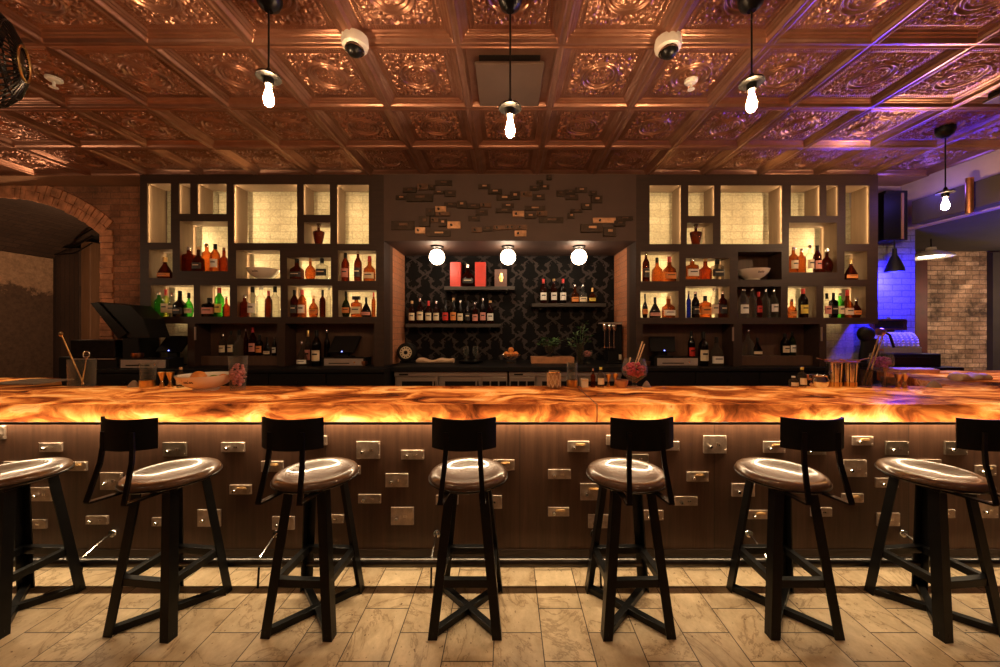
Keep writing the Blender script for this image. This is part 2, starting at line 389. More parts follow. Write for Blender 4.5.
def ceiling():
    T = .61; x0 = -.289-.61*10
    def hf(u, v):
        a = np.abs(u-.5); b = np.abs(v-.5); e = (.5-np.maximum(a, b))*T
        A = np.maximum(a, b); B = np.minimum(a, b)
        h = np.zeros_like(u)
        ss = lambda x, l, r: np.clip((x-l)/(r-l), 0, 1)**2*(3-2*np.clip((x-l)/(r-l), 0, 1))
        h += .016*ss(e, .026, .034) + .010*ss(e, .044, .05) + .011*ss(e, .058, .068)      # stepped cornice (up = away from room)
        h -= .008*np.exp(-((e-.018)/.006)**2)
        # bead row
        al = np.where(a > b, v, u)*T
        h -= .009*np.exp(-((e-.083)/.006)**2)*(.5+.5*np.cos(2*pi*al/.0145))
        h -= .006*np.exp(-((e-.098)/.004)**2)
        field = ss(e, .105, .112)
        r = np.hypot(a, b)*T; th = np.arctan2(v-.5, u-.5)
        med = ss(.128-r, 0, .006)
        h -= .018*np.exp(-((r-.122)/.009)**2) + .015*np.exp(-((r-.092)/.007)**2)
        h -= med*.004 + .006*np.exp(-((r-.108)/.008)**2)*0
        h -= .016*ss(.082-r, 0, .01)*(.5+.5*np.cos(8*th)*np.cos(r*150)) + .010*np.exp(-(r/.016)**2)
        # scrolls, folded eightfold
        sc_ = np.zeros_like(u)
        for ca, cb, rad, k, sg in ((.275, .055, .062, .030, 1), (.315, .165, .066, .030, -1), (.215, .165, .050, .026, 1), (.305, .275, .066, .030, 1), (.345, .345, .045, .026, -1), (.345, .02, .03, .022, -1)):
            dx = (A-ca)*T; dy = (B-cb)*T; rr = np.hypot(dx, dy); tt = np.arctan2(dy, dx)*sg
            w = ss(rad-rr, 0, .014)
            q = w*(.5+.5*np.cos(2*pi*rr/k+tt))*(.78+.22*np.cos(5*tt+rr*90))
            sc_ = np.maximum(sc_, q)
        fill = .06*(.5+.5*np.sin(A*T*190+np.sin(B*T*150)*1.6)*np.cos(B*T*170))
        sc_ = np.maximum(sc_, fill)
        h -= .017*sc_*field*(1-ss(.136-r, 0, .006))
        return h
    rows = [(-4, 10), (-3, 12), (-2, 24), (-1, 60), (0, 150), (1, 140), (2, 120), (3, 100)]        # row k spans depth 1.519+.61k
    V = []; Fc = []; nb = 0
    for k, N in rows:
        y0 = 1.519+.61*k
        for i in range(18):
            if y0 > 2 and i == 9 and k == 1: pass
            xx = x0+T*i
            nn = N if abs(xx+.3) < 4.9 else max(10, N//2)
            g = np.linspace(0, 1, nn+1); U, W = np.meshgrid(g, g)
            hh = hf(U, W)
            if k == 1 and i == 10: hh = np.where(.5-np.maximum(abs(U-.5), abs(W-.5)) < .05, hh, hh*0+.030)
            V.append(np.stack([xx+T*U, y0+T*W, CH+hh], -1).reshape(-1, 3))
            idx = np.arange((nn+1)**2).reshape(nn+1, nn+1)+nb
            Fc.append(np.stack([idx[:-1, :-1], idx[1:, :-1], idx[1:, 1:], idx[:-1, 1:]], -1).reshape(-1, 4))
            nb += (nn+1)**2
    V = np.concatenate(V); Fc = np.concatenate(Fc)
    V[:, 0] = np.minimum(V[:, 0], 4.6)
    me = bpy.data.meshes.new('ceiling')
    me.vertices.add(len(V)); me.vertices.foreach_set('co', V.astype(np.float32).ravel())
    me.loops.add(Fc.size); me.loops.foreach_set('vertex_index', Fc.astype(np.int32).ravel())
    me.polygons.add(len(Fc)); me.polygons.foreach_set('loop_start', np.arange(0, Fc.size, 4, dtype=np.int32))
    me.polygons.foreach_set('use_smooth', np.ones(len(Fc), bool))
    me.update(); me.validate()
    me.materials.append(M['copper_tin'])
    o = bpy.data.objects.new('ceiling', me); COL.objects.link(o); o['kind'] = 'structure'
ceiling()
struct('trim_1', MB().box(-9, 3.935, CH-.012, 4.6, WB+.02, CH+.05), 'plaster_brown')
struct('ceiling_slab', MB().box(-9, -3, CH+.10, 9, 8, CH+.14), 'plaster_dark')

# left wall with the brick arch
AC, AS, AR, AW = -5.90, 2.575, 1.76, 1.165
az0 = AS+.445-AR
def arch_z(x): return az0+math.sqrt(max(0, AR*AR-(x-AC)**2))
m = MB(); xs = [AC-AW+2*AW*i/40 for i in range(41)]
for a, b in zip(xs, xs[1:]):
    m.add([(a, WB, arch_z(a)), (b, WB, arch_z(b)), (b, WB, CH+.05), (a, WB, CH+.05)], [(0, 1, 2, 3)])
m.add([(AC+AW, WB, 0), (-4.05, WB, 0), (-4.05, WB, CH+.05), (AC+AW, WB, CH+.05)], [(0, 1, 2, 3)])
m.add([(-9, WB, 0), (AC-AW, WB, 0), (AC-AW, WB, CH+.05), (-9, WB, CH+.05)], [(0, 1, 2, 3)])
wl = struct('wall_left', m, 'brick_red', smooth=False)
m = MB()
for ring, (ra, rb) in enumerate(((0, .105), (.112, .215))):
    nb_ = 46
    a_lo, a_hi = math.asin(-AW/AR), math.asin(AW/AR)
    for i in range(nb_):
        t0 = a_lo+(a_hi-a_lo)*(i+.06)/nb_; t1 = a_lo+(a_hi-a_lo)*(i+.94)/nb_
        jut = .012+.012*random.random(); r0 = AR+ra+random.uniform(-.006, .006); r1 = AR+rb
        q = [(AC+r*sin(t), az0+r*cos(t)) for r, t in ((r0, t0), (r0, t1), (r1, t1), (r1, t0))]
        m.prism([(x, WB-jut, z) for x, z in q], [(x, WB+.01, z) for x, z in q])
i = 0; z = .02
while z < AS:
    w_ = .135 if i % 2 else .15
    m.box(AC+AW-.004, WB-.012-.012*random.random(), z, AC+AW+w_, WB+.01, z+.064); z += .073; i += 1
pm('brick_edge', (.50, .225, .115), .85, 0, .45, 9, .3)
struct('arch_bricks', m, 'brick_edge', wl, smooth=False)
m = MB()
for a, b in zip(xs, xs[1:]):
    m.add([(a, WB, arch_z(a)), (b, WB, arch_z(b)), (b, 5.62, arch_z(b)), (a, 5.62, arch_z(a))], [(0, 3, 2, 1)])
m.add([(AC+AW, WB, 0), (AC+AW, 5.62, 0), (AC+AW, 5.62, AS), (AC+AW, WB, AS)], [(0, 1, 2, 3)])
struct('wall_vault_side', MB().add([(AC-AW, WB, 0), (AC-AW, 5.62, 0), (AC-AW, 5.62, AS), (AC-AW, WB, AS)], [(0, 1, 2, 3)]), 'vault_plaster')
struct('ceiling_vault_back', MB().box(-12.5, 5.62, 2.95, -4, 6.8, 3.0), 'plaster_dark')
struct('vault', m, 'vault_brick', wl)
# the vault opens into a wider back room: its far wall, pier and post
struct('wall_vault_back', MB().add([(-12.5, 6.75, 0), (-4, 6.75, 0), (-4, 6.75, 3.3), (-12.5, 6.75, 3.3)], [(0, 1, 2, 3)]), 'plaster_dark')
pr = struct('trim_2', MB().box(X(51, 5.65), 5.65, 0, X(79, 5.65), 6.0, 2.75), 'vault_brick')
tag(MB().box(X(80.5, 5.68), 5.68, 0, X(90, 5.68), 5.85, 2.86).build('timber_post', 'post_wood', bevel=.01), 'upright brown timber post standing inside the brick arch', 'post')
m = MB()
for k, (yy, r) in enumerate(((243, .012), (250, .016), (257, .010))):
    a = P(50, yy-2, 5.6); b = P(75, yy-4, 5.55); c = P(92, yy-14, 5.3)
    m.tube([a, b, c], r, 8)
tag(m.build('pipe_run', 'dark_metal'), 'dark pipes running under the vault inside the brick arch', 'pipe')

# brick wall behind the bookcases, niche
NX0, NX1 = X(384, FR), X(636, FR)
def wallquad(x0, x1, z0, z1, y=WB): return MB().add([(x0, y, z0), (x1, y, z0), (x1, y, z1), (x0, y, z1)], [(0, 1, 2, 3)])
m = MB(); m.box(-4.05, WB, 0, NX0-.005, WB+.08, CH+.05)
struct('wall_back_left', m, 'brick_lit')
struct('wall_back_right', MB().box(NX1+.005, WB, 0, 4.05, WB+.08, CH+.05), 'brick_lit')
NCZ = Z(241, FR)
struct('wall_niche', MB().box(NX0-.3, NB, 0, NX1+.3, NB+.06, CH), 'damask_paper')
struct('wall_niche_left', MB().box(NX0-.10, WB-.0, 0, NX0, NB, CH), 'brick_niche')
struct('wall_niche_right', MB().box(NX1, WB-.0, 0, NX1+.10, NB, CH), 'brick_niche')
struct('ceiling_niche', MB().box(NX0, FR+.03, NCZ, NX1, NB, NCZ+.04), 'header_paint')
# right side
struct('wall_right_back', MB().box(4.05, WB, 0, 4.77, WB+.08, 2.9), 'brick_blue')
struct('wall_right_return', MB().box(4.69, WB+.08, 0, 4.77, 5.5, CH), 'plaster_dark')
struct('wall_far_right', MB().box(4.77, 5.45, 0, 9, 5.55, CH), 'brick_far')
struct('trim_3', MB().box(X(914, 5.42), 5.40, 0, X(926, 5.42), 5.449, 2.63), 'dark_red')
struct('trim_4', MB().box(X(993, 5.38), 5.38, 0, X(1012, 5.38), 5.449, 2.63), 'plaster_dark')
struct('wall_bulkhead', MB().box(4.6, -2.5, 2.63, 4.68, WB, CH+.1), 'plaster_lilac')
struct('ceiling_right', MB().box(4.68, -2.5, 2.66, 9, 5.45, 2.72), 'plaster_dark')
struct('wall_above_corner', MB().box(4.0, WB-.005, 2.9, 4.6, WB+.08, CH+.05), 'plaster_lilac')
struct('wall_side_right', MB().box(8.9, -3, 0, 9, 6, CH), 'plaster_dark')
struct('wall_side_left', MB().box(-9, -3, 0, -8.9, WB, CH), 'plaster_brown')
struct('wall_behind', MB().box(-9, -3.1, 0, 9, -3, CH), 'plaster_brown')

# ------------------------------------------------------------------ the bar
BD, SF, SBK, ST, SB = 2.265, 2.03, 2.68, 1.07, .972
bar = thing('bar_counter', 'long bar counter with glowing orange onyx top and wooden front covered in lock plates', 'bar counter', (0, BD, 0))
m = MB()
m.box(-5.2, BD, .115, 5.2, BD+.03, .96)
m.build('front_panel', 'bar_panel_wood', bar)
MB().box(-5.2, BD-.006, .03, 5.2, BD+.02, .113).build('kick_board', 'walnut', bar)
MB().box(-5.2, BD+.03, .0, 5.2, BD+.05, .94).build('bar_carcass', 'black_paint', bar)
MB().box(-3.2, SBK-.04, 0, 3.2, SBK-.02, .93).build('back_board', 'black_paint', bar)
# onyx shell: top and front sheets of each slab, with the right-hand joint where the photograph shows it
JX = X(597, SF); JXB = X(576, SBK)
def shell(mb, poly, hole=None):
    k = len(poly)
    mb.add([(x, y, ST) for x, y in poly], [tuple(range(k))])
    for i in range(k):
        (xa, ya), (xb, yb) = poly[i], poly[(i+1) % k]
        mb.add([(xa, ya, SB), (xb, yb, SB), (xb, yb, ST), (xa, ya, ST)], [(0, 1, 2, 3)])
LB = [(-5.2, SF), (JX-.0015, SF), (JXB-.0015, SBK), (-3.3, SBK), (-3.86, 3.12), (-5.2, 3.12)]
RB = [(JX+.0015, SF), (5.2, SF), (5.2, 3.66), (3.75, 3.66), (3.3, SBK), (JXB+.0015, SBK)]
m = MB(); shell(m, LB); m.build('onyx_top', 'onyx', bar, smooth=False, bevel=.003)
m = MB(); shell(m, RB); m.build('onyx_top', 'onyx', bar, smooth=False, bevel=.003)
MB().bar((JX, SF-.0005, ST+.0003), (JXB, SBK, ST+.0003), .005, .001).build('joint_strip', 'walnut', bar); MB().box(JX-.0025, SF-.001, SB, JX+.0025, SF, ST).build('joint_strip', 'walnut', bar)
MB().box(-5.19, SF+.012, SB-.012, 5.19, SBK-.012, SB-.002).build('light_tray', 'white', bar)
MB().box(-5.19, SBK-.012, SB-.012, -3.9, 3.1, SB-.002).build('light_tray', 'white', bar)
MB().box(3.8, SBK-.012, SB-.012, 5.19, 3.6, SB-.002).build('light_tray', 'white', bar)
MB().box(-5.2, SF-.0005, SB-.016, 5.2, SF+.012, SB-.001).build('edge_strip', 'walnut', bar)
ONYX = (1, .80, .45)
area('bar_led_front', (0, SF+.035, SB+.006), 10.3, .02, (radians(-112), 0, 0), 15, ONYX)     # up and out at the apron
area('bar_led_top', (0, (SF+SBK)/2+.02, SB+.004), 10.3, .50, (pi, 0, 0), 19, ONYX)
area('bar_led_left', (-4.5, 2.9, SB+.004), 1.1, .36, (pi, 0, 0), 2, ONYX)
area('bar_led_right', (4.45, 3.15, SB+.004), 1.2, .8, (pi, 0, 0), 4.5, ONYX)
area('panel_led', (0, BD-.024, SB-.02), 10.2, .012, (radians(4), 0, 0), 70, (1, .75, .45), 150)

PLATES = """0 425.4 6.5 438.9 a;41 442.5 63.3 451.5 a;5.4 461 27 470 s;66 461.4 88.1 470.4 s;101.6 472.2 123.2 489.3 a;32 486.9 54 500.6 a;87.2 515.3 109.2 523.8 a;152.9 517 175 525.6 a
164 442 187.2 456 d;222 442 245.3 451.5 a;261.9 460.7 284 471.3 s;196 461 218 473 a;230.4 484.4 252.2 493.8 s;198.6 509 221.4 526 l;272.9 516 295 529 l;305 435.5 327.5 445 a
357 441 380.2 458.3 a;401.4 449.7 424.2 459 a;338 465 361 474 a;385.9 473 408.4 486.6 a;358.6 493.8 381.4 502.8 a;391.3 506.7 414 524.3 l;321.7 514 344.2 522.5 a;436 494.7 458.4 504 a;480 495 502 508 l
493 459.2 514.5 469.8 s;567.6 440.7 589.2 451.5 s;548 469 570.8 478.5 a;580.2 483 602.4 499.7 s;548 506.7 569 515.7 s;588 514 610 527.4 l;606 434.8 628 444.6 a;626 453.8 648.2 463 d;642 509.6 663 519.5 s
657 441 679 450 a;703 435.3 725.8 453 a;686.4 471.3 708 481 s;674.2 496 697 505 a;731.2 483 754 496 l;747 509.6 769 518.4 s;762.9 441 784.4 452.4 s;741 460 763 470 a;802 446 825 454.4 d
851.6 436 872 445 s;884.6 441 907.4 454.4 d;842.6 459.4 865.6 476.4 a;874.6 477.6 897 487 a;943.6 441 966 454.4 d;974 465 994.4 475 s;841 493 862.4 502 s;810 507 831 516 l;876 512.4 898.6 525.4 l;932 509 953.6 517.4 a;977 501 996.6 517.4 l;26 519 48 528 a;918 459 940 468 a""".replace('\n', ';')
for r in PLATES.split(';'):
    q = r.split(); x0, y0, x1, y1 = map(float, q[:4]); k = q[4]
    a = P(x0, y1, BD); b = P(x1, y0, BD)
    mt = {'a': 'plate_metal', 's': 'plate_metal', 'l': 'plate_light', 'd': 'plate_dark'}[k]
    m = MB().box(a[0], BD-.010, a[2], b[0], BD+.002, b[2])
    w, h = b[0]-a[0], b[2]-a[2]
    m.box(b[0]-.010, BD-.013, a[2]+h*.06, b[0]-.004, BD-.008, a[2]+h*.25); m.box(b[0]-.010, BD-.013, b[2]-h*.25, b[0]-.004, BD-.008, b[2]-h*.06)
    pl = m.build('lock_plate', mt, bar, bevel=.002)
    cx_, cz_ = a[0]+w*.27, a[2]+h*(.42 if h < .07 else .4)
    c = MB().lathe([(.0, -.022), (.009, -.022), (.012, -.016), (.012, 0)], 14, (cx_, BD-.006, cz_), axis='y'); 
    c.build('lock_cylinder', 'chrome', pl)
    MB().box(cx_-.0022, BD-.0295, cz_-.005, cx_+.0022, BD-.0275, cz_+.005).build('keyhole', 'black_paint', pl)
    if k == 's':
        zc = a[2]+h*.70; xa, xb = a[0]+w*.36, a[0]+w*.80
        MB().tube([(xa, BD-.012, zc-.006), (xa+.004, BD-.014, zc+.003), (xb-.004, BD-.014, zc+.003), (xb, BD-.012, zc-.006), (xa, BD-.012, zc-.006)], .0022, 6).build('pull_ring', 'brass', pl)
    else:
        for t in range(3):   # the worn raised digits of a box number, too worn to read
            MB().box(a[0]+w*(.55+.09*t), BD-.0118, a[2]+h*.42, a[0]+w*(.61+.09*t), BD-.0095, a[2]+h*.58).build('worn_digit', 'chrome', pl) if w > .12 and t < 2 else None
# foot rail
RD, RH = 2.095, .142
MB().tube([(-5.2, RD, RH), (5.2, RD, RH)], .026, 14).build('foot_rail', 'rail_metal', bar)
for px in (102, 271, 435, 596, 755, 914, -60):
    x = X(px, 2.2)
    br = MB().lathe([(0, -.012), (.022, -.012), (.026, -.004), (.026, 0)], 16, (x, BD-.001, .215), axis='y').build('rail_bracket', 'chrome', bar)
    MB().tube([(x, BD-.005, .215), (x, BD-.05, .208), (x, RD+.005, RH+.022)], .007, 8).build('bracket_arm', 'chrome', br)
    MB().tube([(x, RD, RH-.02), (x, RD-.012, .0)], .006, 8).build('bracket_foot', 'dark_metal', br)

# ------------------------------------------------------------------ bar stools
def leg(sx, sy):
    fl, th = .046, .006
    def L(cx_, cy_, z):
        return [(cx_, cy_, z), (cx_-sx*fl, cy_, z), (cx_-sx*fl, cy_-sy*th, z), (cx_-sx*th, cy_-sy*th, z), (cx_-sx*th, cy_-sy*fl, z), (cx_, cy_-sy*fl, z)]
    b = L(sx*.178, sy*.178, 0); t = L(sx*.105, sy*.105, .70)
    if sx*sy < 0: b, t = b[::-1], t[::-1]
    return MB().prism(b, t)
def make_stool(label, x, y, rz):
    t = thing('bar_stool', label, 'bar stool', (0, 0, 0), 'bar stools along the bar')
    for sx, sy in ((-1, -1), (1, -1), (1, 1), (-1, 1)): leg(sx, sy).build('leg', 'black_steel', t, smooth=False)
    k = .178-.073*.25/.70; hb = .25; e = k-.004
    MB().box(-e, -e, hb-.02, e, -e+.032, hb+.018).build('foot_bar', 'black_steel', t, bevel=.002)
    MB().box(-e, e-.032, hb-.02, e, e, hb+.018).build('foot_bar', 'black_steel', t, bevel=.002)
    MB().box(-e, -e+.03, hb-.02, -e+.032, e-.03, hb+.018).build('foot_bar', 'black_steel', t, bevel=.002)
    MB().box(e-.032, -e+.03, hb-.02, e, e-.03, hb+.018).build('foot_bar', 'black_steel', t, bevel=.002)
    q = .165
    MB().bar((-q, -q, .018), (q, q, .018), .034, .034).build('cross_bar', 'black_steel', t, bevel=.002)
    MB().bar((-q, q, .0175), (q, -q, .0175), .034, .033).build('cross_bar', 'black_steel', t, bevel=.002)
    m = MB().box(-.115, -.115, .683, .115, .115, .703)
    m.build('seat_mount', 'black_steel', t, bevel=.004)
    R = .204
    prof = [(0, .703), (R-.03, .703), (R-.006, .711), (R, .724), (R-.001, .735), (R-.008, .7455), (R-.020, .7515), (R-.034, .7530), (R-.052, .7500), (R-.078, .741), (R-.108, .732), (.06, .727), (.03, .7255), (0, .725)]
    MB().lathe(prof, 56).build('seat', 'seat_lacquer', t, angle=60)
    MB().lathe([(R+.0005, .716), (R+.004, .718), (R+.004, .724), (R+.0005, .726)], 56).build('seat_rim', 'dark_metal', t)
    # curved back plate
    m = MB(); n_ = 16; rb = .22; half = .168; z0, z1 = .935, 1.078
    out_, inn = [], []
    for i in range(n_+1):
        a = (-half+2*half*i/n_)/rb
        for lst, r in ((out_, rb), (inn, rb-.012)): lst.append((r*sin(a), -.262+rb-r*cos(a)))
    vs = []; 
    for (xo, yo), (xi, yi) in zip(out_, inn): vs += [(xo, yo, z0), (xi, yi, z0), (xi, yi, z1), (xo, yo, z1)]
    fs = []
    for i in range(n_):
        b = i*4
        for j in range(4): fs.append((b+j, b+4+j, b+4+(j+1) % 4, b+(j+1) % 4))
    fs += [(0, 1, 2, 3), (n_*4+3, n_*4+2, n_*4+1, n_*4)]
    m.add(vs, fs); bk = m.build('backrest', 'black_leather', t)
    for s in (-1, 1):
        m = MB().bar((s*.076, -.249, 1.02), (s*.078, -.249, .935), .022, .008, (0, 1, 0))
        pts = [(s*.078, -.249, .945), (s*.082, -.255, .88), (s*.096, -.297, .715)]
        for a, b in zip(pts, pts[1:]): m.bar(a, b, .022, .009, (0, 1, 0))
        m.bar((s*.096, -.297, .712), (s*.085, -.09, .693), .028, .009, (0, 0, 1))
        m.build('back_support', 'black_steel', t, smooth=False)
    t.location = (x, y, 0); t.rotation_euler = (0, 0, rz)
for k, (x, rz, lb) in enumerate((
        (-2.61, -2, 'black steel bar stool cut by the left edge, its back out of frame'),
        (-1.768, -6, 'black steel bar stool beyond the leftmost one, below the white citrus bowl'),
        (-1.005, -3, 'third black steel bar stool from the left, turned a little toward the next'),
        (-.203, 0, 'middle of the seven black steel bar stools, seen squarely from behind'),
        (.632, 2, 'black steel bar stool just right of the onyx joint, below the round rose bowl'),
        (1.445, 0, 'second black steel bar stool from the right end of the row'),
        (2.24, 6, 'rightmost black steel bar stool, its back cut by the right edge'))):
    make_stool(lb, x, 1.91, radians(rz))

# ------------------------------------------------------------------ bookcases
L_OP = dict(C1=(147.2, 183.5, 170.8, 242.6), C2=(178.9, 183.5, 190.2, 213.9), C3=(197.4, 183.9, 226.4, 213.9), C4=(179.8, 221.3, 227.7, 271), C5=(233.8, 184.4, 297, 243),
            C6=(303.5, 184.4, 329.8, 214.8), C7=(304.1, 222.4, 330.3, 243.6), C8=(336.9, 184.8, 368.7, 243.8), C9=(148.8, 249.4, 172.4, 278), C10=(236.1, 250.1, 280, 278.5),
            C11=(287, 257.5, 330.9, 278.9), C12=(337.9, 250.5, 375.8, 280.9), C13=(150.8, 285, 193.7, 316.7), C14=(200, 285.2, 229.8, 316.7), C15=(237.2, 285.6, 280.5, 317),
            C16=(287.7, 285.6, 332.2, 317), C17=(338.3, 290.2, 376.5, 316.7), L0=(140, 323.5, 187.5, 366.5), L1=(194.7, 323.5, 276.9, 366.5), L2=(285, 323.5, 374, 366.5))
R_OP = dict(R8=(649.6, 185.3, 681, 244), R6=(688.3, 185.5, 714.4, 215.9), R7=(687, 222.9, 713, 244), R5=(720.7, 185.5, 782.4, 244), R3=(790.9, 185.5, 820.2, 215.9), R2=(826.5, 185.5, 838.4, 215.9),
            R1=(845.6, 185.5, 869.5, 244), R4=(789, 222.6, 837, 272.4), R9=(844.5, 251.2, 867.2, 279.6), R10=(738, 251.9, 781.7, 279.6), R11=(686, 258, 729.9, 279.1), R12=(641, 251.5, 679.3, 281.2),
            R13=(823.6, 286.3, 865.8, 317.6), R14=(787.8, 286.3, 816.5, 317.6), R15=(737.3, 286.6, 781, 317.6), R16=(685.6, 286.3, 729.6, 317.6), R17=(640.5, 290.9, 678.6, 317.6),
            RL2=(642.8, 324, 733.5, 366.5), RL1=(742, 324, 819.5, 366.5), RL0=(826.5, 324, 878, 366.5))
CTR = 1.083          # back counter height
OPW = {}
def bookcase(label, px0, px1, ops, clip):
    t = thing('bookcase', label, 'bookcase', (X((px0+px1)/2, FR), FR, CTR))
    x0, x1, z0, z1 = X(px0, FR), X(px1, FR), CTR, CH-.001
    R_ = []
    for k, (a, b, c, d) in ops.items():
        w = (X(a, FR), Z(d, FR), X(c, FR), Z(b, FR))
        if k[1:2] == 'L' or k[0] == 'L': w = (w[0], CTR-.001, w[2], w[3])
        OPW[k] = w; R_.append(w)
    xs_ = sorted({x0, x1, *[w[0] for w in R_], *[w[2] for w in R_]}); zs_ = sorted({z0, z1, *[max(z0, w[1]) for w in R_], *[w[3] for w in R_]})
    def solid(i, j):
        if i < 0 or j < 0 or i >= len(xs_)-1 or j >= len(zs_)-1: return False
        cx_, cz_ = (xs_[i]+xs_[i+1])/2, (zs_[j]+zs_[j+1])/2
        return not any(w[0] < cx_ < w[2] and w[1] < cz_ < w[3] for w in R_)
    m = MB(); ln_ = MB()
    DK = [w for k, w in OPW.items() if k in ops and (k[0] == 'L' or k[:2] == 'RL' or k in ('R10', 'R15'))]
    def tgt(x, z): return m if any(w[0]-.01 < x < w[2]+.01 and w[1]-.01 < z < w[3]+.01 for w in DK) or not (x0 < x < x1 and z0 < z < z1) else ln_  # lighter finish in lit cubbies only: part of their brightness is in the colour
    for i in range(len(xs_)-1):
        for j in range(len(zs_)-1):
            if not solid(i, j): continue
            a, b, c, d = xs_[i], xs_[i+1], zs_[j], zs_[j+1]
            m.add([(a, FR, c), (b, FR, c), (b, FR, d), (a, FR, d)], [(0, 1, 2, 3)]); m.add([(a, BK, c), (b, BK, c), (b, BK, d), (a, BK, d)], [(3, 2, 1, 0)])
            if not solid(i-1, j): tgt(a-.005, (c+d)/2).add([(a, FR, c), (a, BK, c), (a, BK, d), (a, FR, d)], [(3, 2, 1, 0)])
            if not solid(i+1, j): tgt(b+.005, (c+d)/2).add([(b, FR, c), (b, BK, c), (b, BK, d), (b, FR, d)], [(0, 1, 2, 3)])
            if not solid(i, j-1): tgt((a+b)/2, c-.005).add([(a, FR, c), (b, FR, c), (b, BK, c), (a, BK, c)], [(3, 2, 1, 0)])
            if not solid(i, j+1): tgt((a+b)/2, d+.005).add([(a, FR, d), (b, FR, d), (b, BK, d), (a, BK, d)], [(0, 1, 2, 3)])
    m.build('frame', 'walnut', t, smooth=False); ln_.build('lit_cubby_lining', 'lit_lining', t, smooth=False)
    for xs0, zz in ((x1-.012, z0 if clip == 'r' else Z(320, FR)), (x0, z0 if clip == 'l' else Z(320, FR))): MB().box(xs0, BK+.0005, zz, xs0+.012, WB-.001, z1).build('light_stop', 'walnut_side', t)  # added closures behind the case ends, blocking light leaks from the gap
    return t
bl = bookcase('tall dark bookcase of lit cubbies left of the wallpapered niche', 140, 384, L_OP, 'r')
brc = bookcase('tall dark bookcase of lit cubbies right of the wallpapered niche', 636, 878, R_OP, 'l')
LEDC = (1, .80, .46)
EMPTY_ = ('C1', 'C2', 'C3', 'C5', 'C6', 'C8', 'R1', 'R2', 'R3', 'R5', 'R6', 'R8')
def lit(k, pw=1.0):
    x0, z0, x1, z1 = OPW[k]; h = z1-z0; e = k in EMPTY_
    for s_, x in ((1, x0+.006), (-1, x1-.006)):
        d_ = mathutils.Vector((s_*.42, .90, 0) if e else (s_*.62, .78, 0))
        o = area('cubby_led', (x, FR+.012 if e else BK-.045, (z0+z1)/2), .010, h*.96, (0, 0, 0), LEDK*pw*h*(x1-x0+.10)*(.50 if e else .58), LEDC)
        o.rotation_euler = d_.to_track_quat('-Z', 'Y').to_euler()
LEDK = 11.5
for k in list(L_OP)+list(R_OP):
    if k[0] == 'L' or k[:2] == 'RL' or k in ('R10', 'R15'): continue
    lit(k)
# dark backs of the lower compartments and the unlit cubbies
def back(k, par, mat='walnut_side', z0=None):
    x0, a, x1, b = OPW[k]; MB().box(x0-.03, BK+.001, a, x1+.03, BK+.012, b+.03).build('back_board', mat, par)
for k, par in (('L1', bl), ('L2', bl), ('RL1', brc), ('RL2', brc), ('R10', brc), ('R15', brc)): back(k, par)
for k, par in (('L1', bl), ('RL1', brc)):
    x0, a, x1, b = OPW[k]
    MB().box(x0+.001, 4.0, CTR+.001, x1-.001, BK-.001, 1.19).build('riser', 'walnut_side', par, bevel=.003)
for px in (195.5, ):
    MB().box(X(195.6, FR)-.006, FR-.012, Z(340, FR), X(195.6, FR)+.010, FR-.001, Z(327, FR)).build('door_pull', 'stainless', bl)
for px in (732.4, 820.8):
    MB().box(X(px, FR)-.006, FR-.012, Z(341, FR), X(px, FR)+.010, FR-.001, Z(327, FR)).build('door_pull', 'stainless', brc)

# header above the niche with old lock plates
hd = thing('header_panel', 'dark header panel above the niche dotted with old metal lock plates', 'panel', (0, FR, NCZ))
MB().box(NX0+.001, FR-.01, NCZ-.001, NX1-.001, FR+.03, CH-.002).build('board', 'header_paint', hd)
def hp(crop, s):
    for r in s.split(';'):
        q = r.split(); a, b, c, d = (float(v) for v in q[:4]); x0_ = 384 if crop == 0 else 510
        sx = 1000/130
        x0, x1 = X(x0_+a/sx, FR), X(x0_+c/sx, FR); z1, z0 = Z(170+b/sx, FR), Z(170+d/sx, FR)
        mt = {'d': 'bronze_dark', 'm': 'bronze_mid', 'l': 'bronze_light'}[q[4]]
        th = .014+.02*random.random()
        pl = MB().box(x0, FR-.01-th, z0, x1, FR-.009, z1).build('lock_plate', mt, hd, bevel=.003)
        w, h = x1-x0, z1-z0
        if q[4] != 'd':
            MB().lathe([(0, -.018), (.010, -.018), (.013, 0)], 12, (x0+w*.3, FR-.01-th, z0+h*.5), axis='y').build('lock_cylinder', 'dark_metal', pl)
        else:
            MB().box(x0+w*.35, FR-.02-th, z0+h*.45, x0+w*.70, FR-.0095-th, z0+h*.72).build('name_tag', random.choice(('bronze_light', 'bronze_mid', 'bronze_mid')), pl, bevel=.002)
hp(0, '150 140 255 180 d;262 115 345 162 m;350 122 395 160 d;395 85 525 125 d;95 200 180 235 d;180 192 380 250 d;470 165 555 212 d;385 168 465 190 d;725 115 820 152 d;800 155 910 192 d;865 195 985 242 d;905 262 1000 298 d;860 302 985 335 d;465 255 560 290 d;565 245 635 300 d;640 267 738 305 d;742 262 825 292 m;325 300 395 360 d;398 285 480 328 l;400 332 510 360 m;705 312 800 352 d;650 358 740 398 d;60 395 240 465 d;275 362 358 440 d;362 372 420 405 m;423 382 487 440 d;490 400 590 455 l;245 447 320 495 l;330 468 515 515 d;675 447 755 485 m;760 437 838 475 d;842 432 928 465 m;930 427 1000 465 m')
